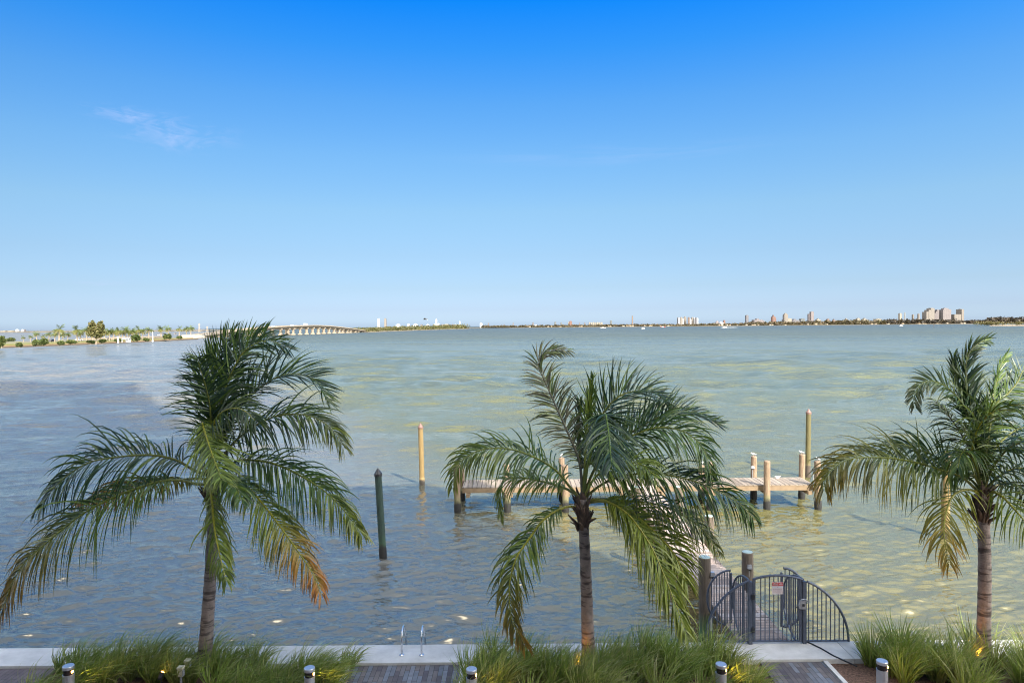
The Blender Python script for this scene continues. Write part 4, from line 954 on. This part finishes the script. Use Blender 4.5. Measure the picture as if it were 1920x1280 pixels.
# ------------------------------------------------------------------ second island, far shores
def blobs(name,mb,label=None):
    o=mb.build(name,M['bush']); tag(o,label,'trees',kind='stuff'); return o
FY=3000.0
S2=[shore(*q) for q in ((690,623.5),(720,621.8),(760,620.3),(800,618.6),(840,617.4),(880,616.4))]
poly('far_island',S2+[(x-60,y+160) for x,y in S2[::-1]],WZ-.5,-.3,M['sand'])
m2=MB(); random.seed(21)
for k in range(420):
    s=random.random()*(len(S2)-1); i=int(s); u=s-i; x=S2[i][0]*(1-u)+S2[i+1][0]*u; y=S2[i][1]*(1-u)+S2[i+1][1]*u; d=random.uniform(6,90); h=random.uniform(5,9)*y/1300
    leafclump(m2,(x-d*.5,y+d,h*.5-.4),(h*.8,h*.8,h*.55),22,h*.20,[(.05,.055,.016),(.075,.072,.025),(.034,.042,.014),(.10,.082,.032)])
blobs('mangrove_thicket',m2,'low olive mangrove thicket along the far island past the bridge')
xs=lambda px: PY(px,600,FY).x
poly('far_shore',[(xs(860),FY+150),(xs(960),FY),(xs(1300),FY-60),(xs(1700),FY-30),(xs(2300),FY-30),(xs(2300),FY+900),(xs(860),FY+900)],WZ-1,.6,M['farland'])
kk=FY/FPX
tl=MB()
for k in range(1500):
    px=random.uniform(905,2000); hp=3.4 if px<1180 else (3.4+ (px-1180)/520*4.2 if px<1700 else 7.2)
    if 1230<px<1400: hp*=.75
    if px>1850: hp=9.5
    if 1800<px<1850: hp=5.5
    hp*=random.uniform(.45,1.1); hp*=1.35; h=hp*kk; y=FY+random.uniform(0,130)
    cols=[(.052,.042,.026),(.09,.066,.036),(.034,.03,.02),(.066,.058,.026)] if px<1660 else [(.026,.022,.018),(.04,.033,.022),(.018,.017,.014),(.06,.044,.026)]
    leafclump(tl,(PY(px,600,y).x,y,h*.45),(h*.6+3,8,h*.5),18,3.0+h*.15,cols)
blobs('far_treeline',tl,'dark line of trees along the whole far shore')
# a low sandy spit with mangroves at the near right end of the far shore
sp=[shore(*q) for q in ((1855,611.5),(1880,611.6),(1905,611.5),(1990,612),(2010,608.8),(1858,609))]
poly('sand_spit',sp,WZ-.5,-.6,M['sand']); mg=MB()
for k in range(150):
    px=random.choice((random.uniform(1858,1892),random.uniform(1903,2000))); p=PZ(px,610.5,WZ); h=random.uniform(4,8.5)*p.y/FPX
    leafclump(mg,(p.x,p.y+random.uniform(0,60),h*.5),(h*.6,h*.6,h*.5),16,h*.17,[(.09,.078,.028),(.125,.105,.045),(.055,.055,.02)])
blobs('mangrove_thicket',mg,'yellowish mangroves on the sandy spit at the end of the far shore')
# far left shore seen across the causeway
poly('far_shore',[shore(-120,624.6),shore(0,623.6),shore(60,623.2),shore(150,622.4),shore(380,620.4),(shore(380,620.4)[0],3600),(-3600,3600)],WZ-1,.8,M['farland'])
def winmat(name,c,g,sx_,sz_):
    m,t,b=nt(name); b.inputs['Roughness'].default_value=.8
    tc=nd(t,'ShaderNodeTexCoord'); mp=nd(t,'ShaderNodeMapping'); mp.inputs['Rotation'].default_value=(R(90),0,0); t.links.new(tc.outputs['Object'],mp.inputs[0])
    br=nd(t,'ShaderNodeTexBrick'); br.offset=0; br.inputs['Scale'].default_value=1; br.inputs['Brick Width'].default_value=sx_; br.inputs['Row Height'].default_value=sz_; br.inputs['Mortar Size'].default_value=sz_*.22
    q_=.29 if max(c)<.75 else .46
    c=tuple(x*q_ for x in c); g=tuple(x*q_ for x in g)
    br.inputs['Color1'].default_value=(*g,1); br.inputs['Color2'].default_value=(*lerp(g,c,.3),1); br.inputs['Mortar'].default_value=(*c,1)
    t.links.new(mp.outputs[0],br.inputs['Vector']); t.links.new(br.outputs['Color'],b.inputs['Base Color']); return m
WM={'tan':winmat('tan_facade',(.47,.41,.34),(.28,.25,.22),7,4),'brown':winmat('brown_facade',(.40,.27,.20),(.22,.16,.13),7,4),'grey':winmat('grey_facade',(.33,.31,.32),(.17,.17,.19),8,4),
 'pink':winmat('rose_facade',(.44,.375,.36),(.27,.24,.25),8,4),'white':winmat('white_facade',(.80,.82,.84),(.62,.66,.72),9,5),'cream':winmat('cream_facade',(.62,.55,.42),(.40,.36,.30),8,4),'green':winmat('slate_facade',(.28,.30,.29),(.16,.18,.18),8,4),'red':winmat('rust_facade',(.42,.22,.16),(.25,.16,.13),8,4)}
HB=[ # x0,x1,top px,facade,kind,label
 (708,712,597.5,'white','stack','pale slender chimney, the fainter one of the pair past the bridge'),(720.5,724.7,597,'tan','stack','striped beige chimney, the darker one of the pair past the bridge'),
 (743,750,608,'white','block','small white building between the chimneys and the domed one'),(764,768,607.5,'white','block','narrow white block beside the domed building'),(774,784,606.5,'white','dome','white domed building above the mangrove island'),
 (788,792.5,608.5,'grey','block','small grey tower just past the white domed building'),(800,806,607.5,'white','step','white stepped building past the small grey tower'),(813.5,815.5,607,'white','block','thin white tower next to the tall white mast-like one'),
 (817,819.6,598,'white','crown','tallest thin white tower above the mangrove island'),(820.5,824,606.5,'white','block','white block leaning on the tallest thin white tower'),(827,830,608,'grey','block','grey slab at the edge of the broad white block'),(830.2,842,608,'cream','block','broad cream block above the mangrove island'),
 (847.5,850,608,'brown','block','small brown tower past the broad cream block'),(851.5,857,607.5,'white','step','white stepped block past the small brown tower'),(861,863.2,602.5,'white','stack','thin white stack at the tip of the mangrove island'),
 (900,904.5,605.5,'white','crown','white tower standing by itself past the island tip'),(914.5,917,605.5,'grey','block','grey tower standing by itself past the island tip'),(944,946,608,'grey','block','tiny grey block on the open shore past the island tip'),(961,963.5,605,'grey','stack','thin grey tower at the start of the open shore'),
 (998,1001,604.5,'grey','block','grey tower with a lower white neighbour'),(1002,1007,609,'white','block','low white building beside a grey tower'),(1039.5,1042.7,603.5,'green','block','greenish tower, first of two before the rust brown block'),(1051,1053.4,604.5,'green','block','greenish tower, shorter one before the rust brown block'),
 (1065,1067,604,'cream','block','pale slab attached to the rust brown block'),(1067.2,1072.2,602,'red','block','rust brown block alone on the low shore'),(1086,1087.5,605,'grey','block','small grey building past the rust brown block'),(1095,1097.5,604.5,'grey','crown','small grey tower before the row of beige apartments'),
 (1144,1147.3,601,'green','block','dark green-grey tower after the row of beige apartments'),(1184.5,1187,592.5,'brown','stack','slender brown tower, tall and alone on a low shore'),
 (1270,1271.8,595,'grey','block','narrow grey outermost tower of the tan cluster'),(1272,1274.6,596,'white','block','white tower beside the narrow grey one in the tan cluster'),(1275,1279.2,594.5,'tan','crown','first tan tower of the cluster with white towers between'),(1279.5,1281.6,597,'white','block','white tower between the two first tan towers'),(1282,1286.2,593.6,'tan','crown','second tan tower of the cluster, the tallest'),
 (1290,1292.6,595,'brown','block','narrow brownish tower in the middle of the tan cluster'),(1293,1295.6,598,'white','block','lower white tower in the middle of the tan cluster'),(1296,1299.8,594.6,'tan','crown','third tan tower of the cluster'),(1300.6,1302.8,595.5,'white','block','white tower after the third tan one'),(1303.5,1305.5,595.4,'grey','block','grey tower at the end of the tan cluster'),(1306,1308.6,596.5,'white','block','white end tower of the tan cluster'),
 (1341,1348,601.3,'pink','dome','rosy domed building on the low shore'),(1348.5,1356,603,'white','step','white terraced building between rosy ones'),(1356.3,1359.3,600,'red','crown','small reddish tower at the end of the white terraces'),
 (1398,1402.5,591,'grey','block','dark grey tower beside the rosy slab'),(1412,1431,597.4,'pink','step','wide rosy grey slab with a small rooftop block'),(1447,1454,590.5,'red','step','rusty stepped tower between the rosy slab and the tall tan tower'),(1467.5,1469,592,'grey','stack','thin grey mast-like tower beside the tall tan tower'),
 (1469.3,1476,587.3,'tan','crown','tall tan tower rising from a cream podium'),(1472,1482.3,597.2,'cream','block','cream podium block at the foot of the tall tan tower'),(1467,1472,598.5,'grey','block','low grey block at the foot of the tall tan tower'),(1483,1498,598,'grey','step','wide grey slab past the cream podium'),(1500,1507.6,597.6,'green','block','slate block past the wide grey slab'),
 (1515,1519,588.5,'pink','block','shorter half of the twin rosy towers'),(1519.2,1524.5,584.3,'pink','block','taller half of the twin rosy towers'),(1530,1538,597,'cream','step','cream low-rise past the twin rosy towers'),
 (1550,1554,598,'brown','block','small brown building, first past the cream low-rise'),(1561,1566,598,'brown','step','small brown stepped building past the cream low-rise'),(1584,1590,596.6,'cream','step','pale stepped building midway to the big cluster'),(1606,1611,596.6,'cream','block','pale square block midway to the big cluster'),(1617,1625.5,596.2,'cream','step','broad pale stepped building midway to the big cluster'),(1640,1650,598,'cream','block','long low pale building just above the dark trees'),
 (1685.6,1689.2,587.5,'cream','block','pale thin tower, first before the big cluster'),(1696,1697.3,586,'cream','stack','thinnest pale mast before the big cluster'),(1710.6,1712.8,589.8,'tan','block','short thin tower nearest the masts'),(1721,1723.2,588.3,'tan','block','thin tower just before the big cluster'),
 (1733,1748,578,'tan','slope','largest tower of the big cluster with a roof stepping up'),(1749.8,1758.3,581,'pink','slope','narrower rosy tower second in the big cluster'),(1764,1779,578,'pink','crown','broad rosy tower with a peaked top in the big cluster'),(1785,1802,580,'tan','ell','low block with a slim tower at one end, last of the big cluster')]
HB+= [(31,34,617.5,'white','block','white tower on the faint shore across the causeway'),(41,43.5,617.5,'white','block','second white tower on the faint shore, the thin one'),(45,47.5,618,'pink','block','rosy tower on the faint shore'),(4,14,620.4,'cream','block','long pale building on the faint shore by the edge'),(18,29,619.6,'cream','step','pale stepped building on the faint shore')]
for i in range(7):
    HB.append((1104+i*3.75,1106.9+i*3.75,604.2+(i%2)*.5,'cream','block','one of the seven matching beige apartment blocks in a row'))
random.seed(31)
for (x0,x1,yt,fc,kd,lb) in HB:
    Y=(2900 if x0<100 else (2600 if x0<900 else FY+170))+random.uniform(0,30); k=Y/FPX; a=PY(x0,yt,Y); b_=PY(x1,yt,Y); w=b_.x-a.x; h=a.z-WZ; d=min(w,40)*.8+6
    root=thing('distant_tower' if h>40 else 'distant_building',((a.x+b_.x)/2,Y,WZ),lb,'building','beige apartment row' if 'seven' in lb else 'buildings on the far shores')
    m=MB(); mm=WM[fc]; r_=MB()
    if kd=='block': m.box((0,0,h/2),(w,d,h)); r_.box((w*.1,0,h+k*.3),(w*.4,d*.5,k*.6))
    elif kd=='stack': m.box((0,0,h/2),(w,w,h),taper=.82); r_.lathe((0,0,h),[(w*.42,0),(w*.42,k*.5)],10)
    elif kd=='crown': m.box((0,0,h*.46),(w,d,h*.92)); r_.box((0,0,h*.96),(w*.6,d*.6,h*.08)); r_.box((0,0,h*1.01),(w*.25,d*.3,h*.03))
    elif kd=='step': m.box((-w*.1,0,h*.42),(w*.8,d,h*.84)); m.box((w*.4,0,h*.36),(w*.2,d*.9,h*.72)); r_.box((-w*.12,0,h*.92),(w*.22,d*.6,h*.16))
    elif kd=='dome': m.box((0,0,h*.3),(w,d,h*.6)); r_.lathe((0,0,h*.6),[(w*.45,0),(w*.42,h*.15),(w*.3,h*.3),(w*.1,h*.39),(.01,h*.4)],14)
    elif kd=='slope':
        m.box((w*.28,0,h/2),(w*.44,d,h)); m.box((-w*.08,0,h*.45),(w*.28,d,h*.9)); m.box((-w*.36,0,h*.39),(w*.28,d*.95,h*.78)); r_.box((w*.28,0,h+k*.3),(w*.3,d*.5,k*.7))
    elif kd=='ell': m.box((-w*.12,0,h*.33),(w*.76,d,h*.66)); m.box((w*.38,0,h*.5),(w*.24,d*1.1,h)); r_.box((w*.38,0,h+k*.4),(w*.1,d*.4,k*.9))
    m.build('walls',mm,root,loc=(0,0,0)); r_.build('roof',mm,root,loc=(0,0,0))
# houses among the trees of the far shore
random.seed(41)
hm=MB(); h0=None
for i in range(46):
    px=random.choice((random.uniform(985,1260),random.uniform(1310,1500),random.uniform(1500,1850))); y=FY-random.uniform(5,18); p=PY(px,600,y); w=random.uniform(1.6,4.2)*kk; h=random.uniform(1.1,2.4)*kk
    b=MB(); b.box((0,0,h*.35),(w,9,h*.7),0); b.box((0,0,h*.82),(w*1.06,9.6,h*.26),1,taper=.5)
    o=b.build('waterfront_house',[M['sand'] if i%4 else M['stone'],M['bank'] if i%2 else M['stone']]); o.location=(p.x,y,.5)
    tag(o,'tiny pale waterfront house among the trees of the far shore','house','waterfront houses on the far shore')
# boats and wakes
def boat(px,py,L,m,lb,rz=0):
    p=PZ(px,py,WZ); root=thing('motor_boat',p,lb,'boat','boats far out on the bay'); b=MB(); w=L*.28
    b.add([(-L/2,-w/2,.9),(L*.2,-w/2,1.0),(L/2,0,1.4),(L*.2,w/2,1.0),(-L/2,w/2,.9),(-L/2,-w*.35,-.3),(L*.2,-w*.35,-.3),(L*.42,0,-.3),(L*.2,w*.35,-.3),(-L/2,w*.35,-.3)],
      [(0,1,2,3,4),(0,5,6,1),(1,6,7,2),(2,7,8,3),(3,8,9,4),(4,9,5,0)]); b.build('hull',M[m],root,loc=(0,0,0))
    b=MB(); b.box((-L*.05,0,1.6),(L*.36,w*.7,1.5),taper=.75); b.build('cabin',M['white'],root,loc=(0,0,0)); root.rotation_euler=(0,0,rz)
boat(1359,614.0,11,'white','white motor boat trailing a long wake on the bay')
boat(1243,613.4,16,'red','red hulled boat close to the far shore before the tan cluster'); boat(1206,616,8,'white','tiny white boat alone in open water')
boat(1131,615.2,14,'white','white boat below the row of beige apartments',.2); boat(1690,611.0,9,'white','small white boat off the dark tree line before the big cluster')
p=PZ(1367,614.0,WZ); b=MB(); b.box((0,0,.14),(42,2.0,.24),taper=.7); tag(b.build('boat_wake',M['white'],loc=p),kind='structure')
p=PZ(1751,616,WZ); b=MB(); b.tube([(0,0,-1),(0,0,5)],.25,6); b.box((0,0,4.6),(1.3,.4,1.3)); tag(b.build('channel_marker',M['black'],loc=p),'thin dark channel marker standing in the bay below the big cluster','marker')
for px,yt,Y,lb in ((373.5,606,1500,'tall latticed pylon behind the start of the bridge'),(388.5,611.5,1500,'shorter latticed pylon behind the start of the bridge')):
    p=PY(px,yt,Y); root=thing('pylon',(p.x,Y,0),lb,'pylon'); b=MB(); h=p.z
    for sx_ in (-1,1):
        for sy in (-1,1): b.tube([(sx_*1.6,sy*1.6,-2),(sx_*.5,sy*.5,h)],.22,5)
    for q in range(8):
        z=h*q/8; w=1.6-1.1*q/8; b.box((0,0,z+1),(2*w,2*w,.25))
    b.box((0,0,h*.8),(5,.4,.4)); b.box((0,0,h*.93),(4,.4,.4)); b.build('lattice',M['stone'],root,loc=(0,0,0))
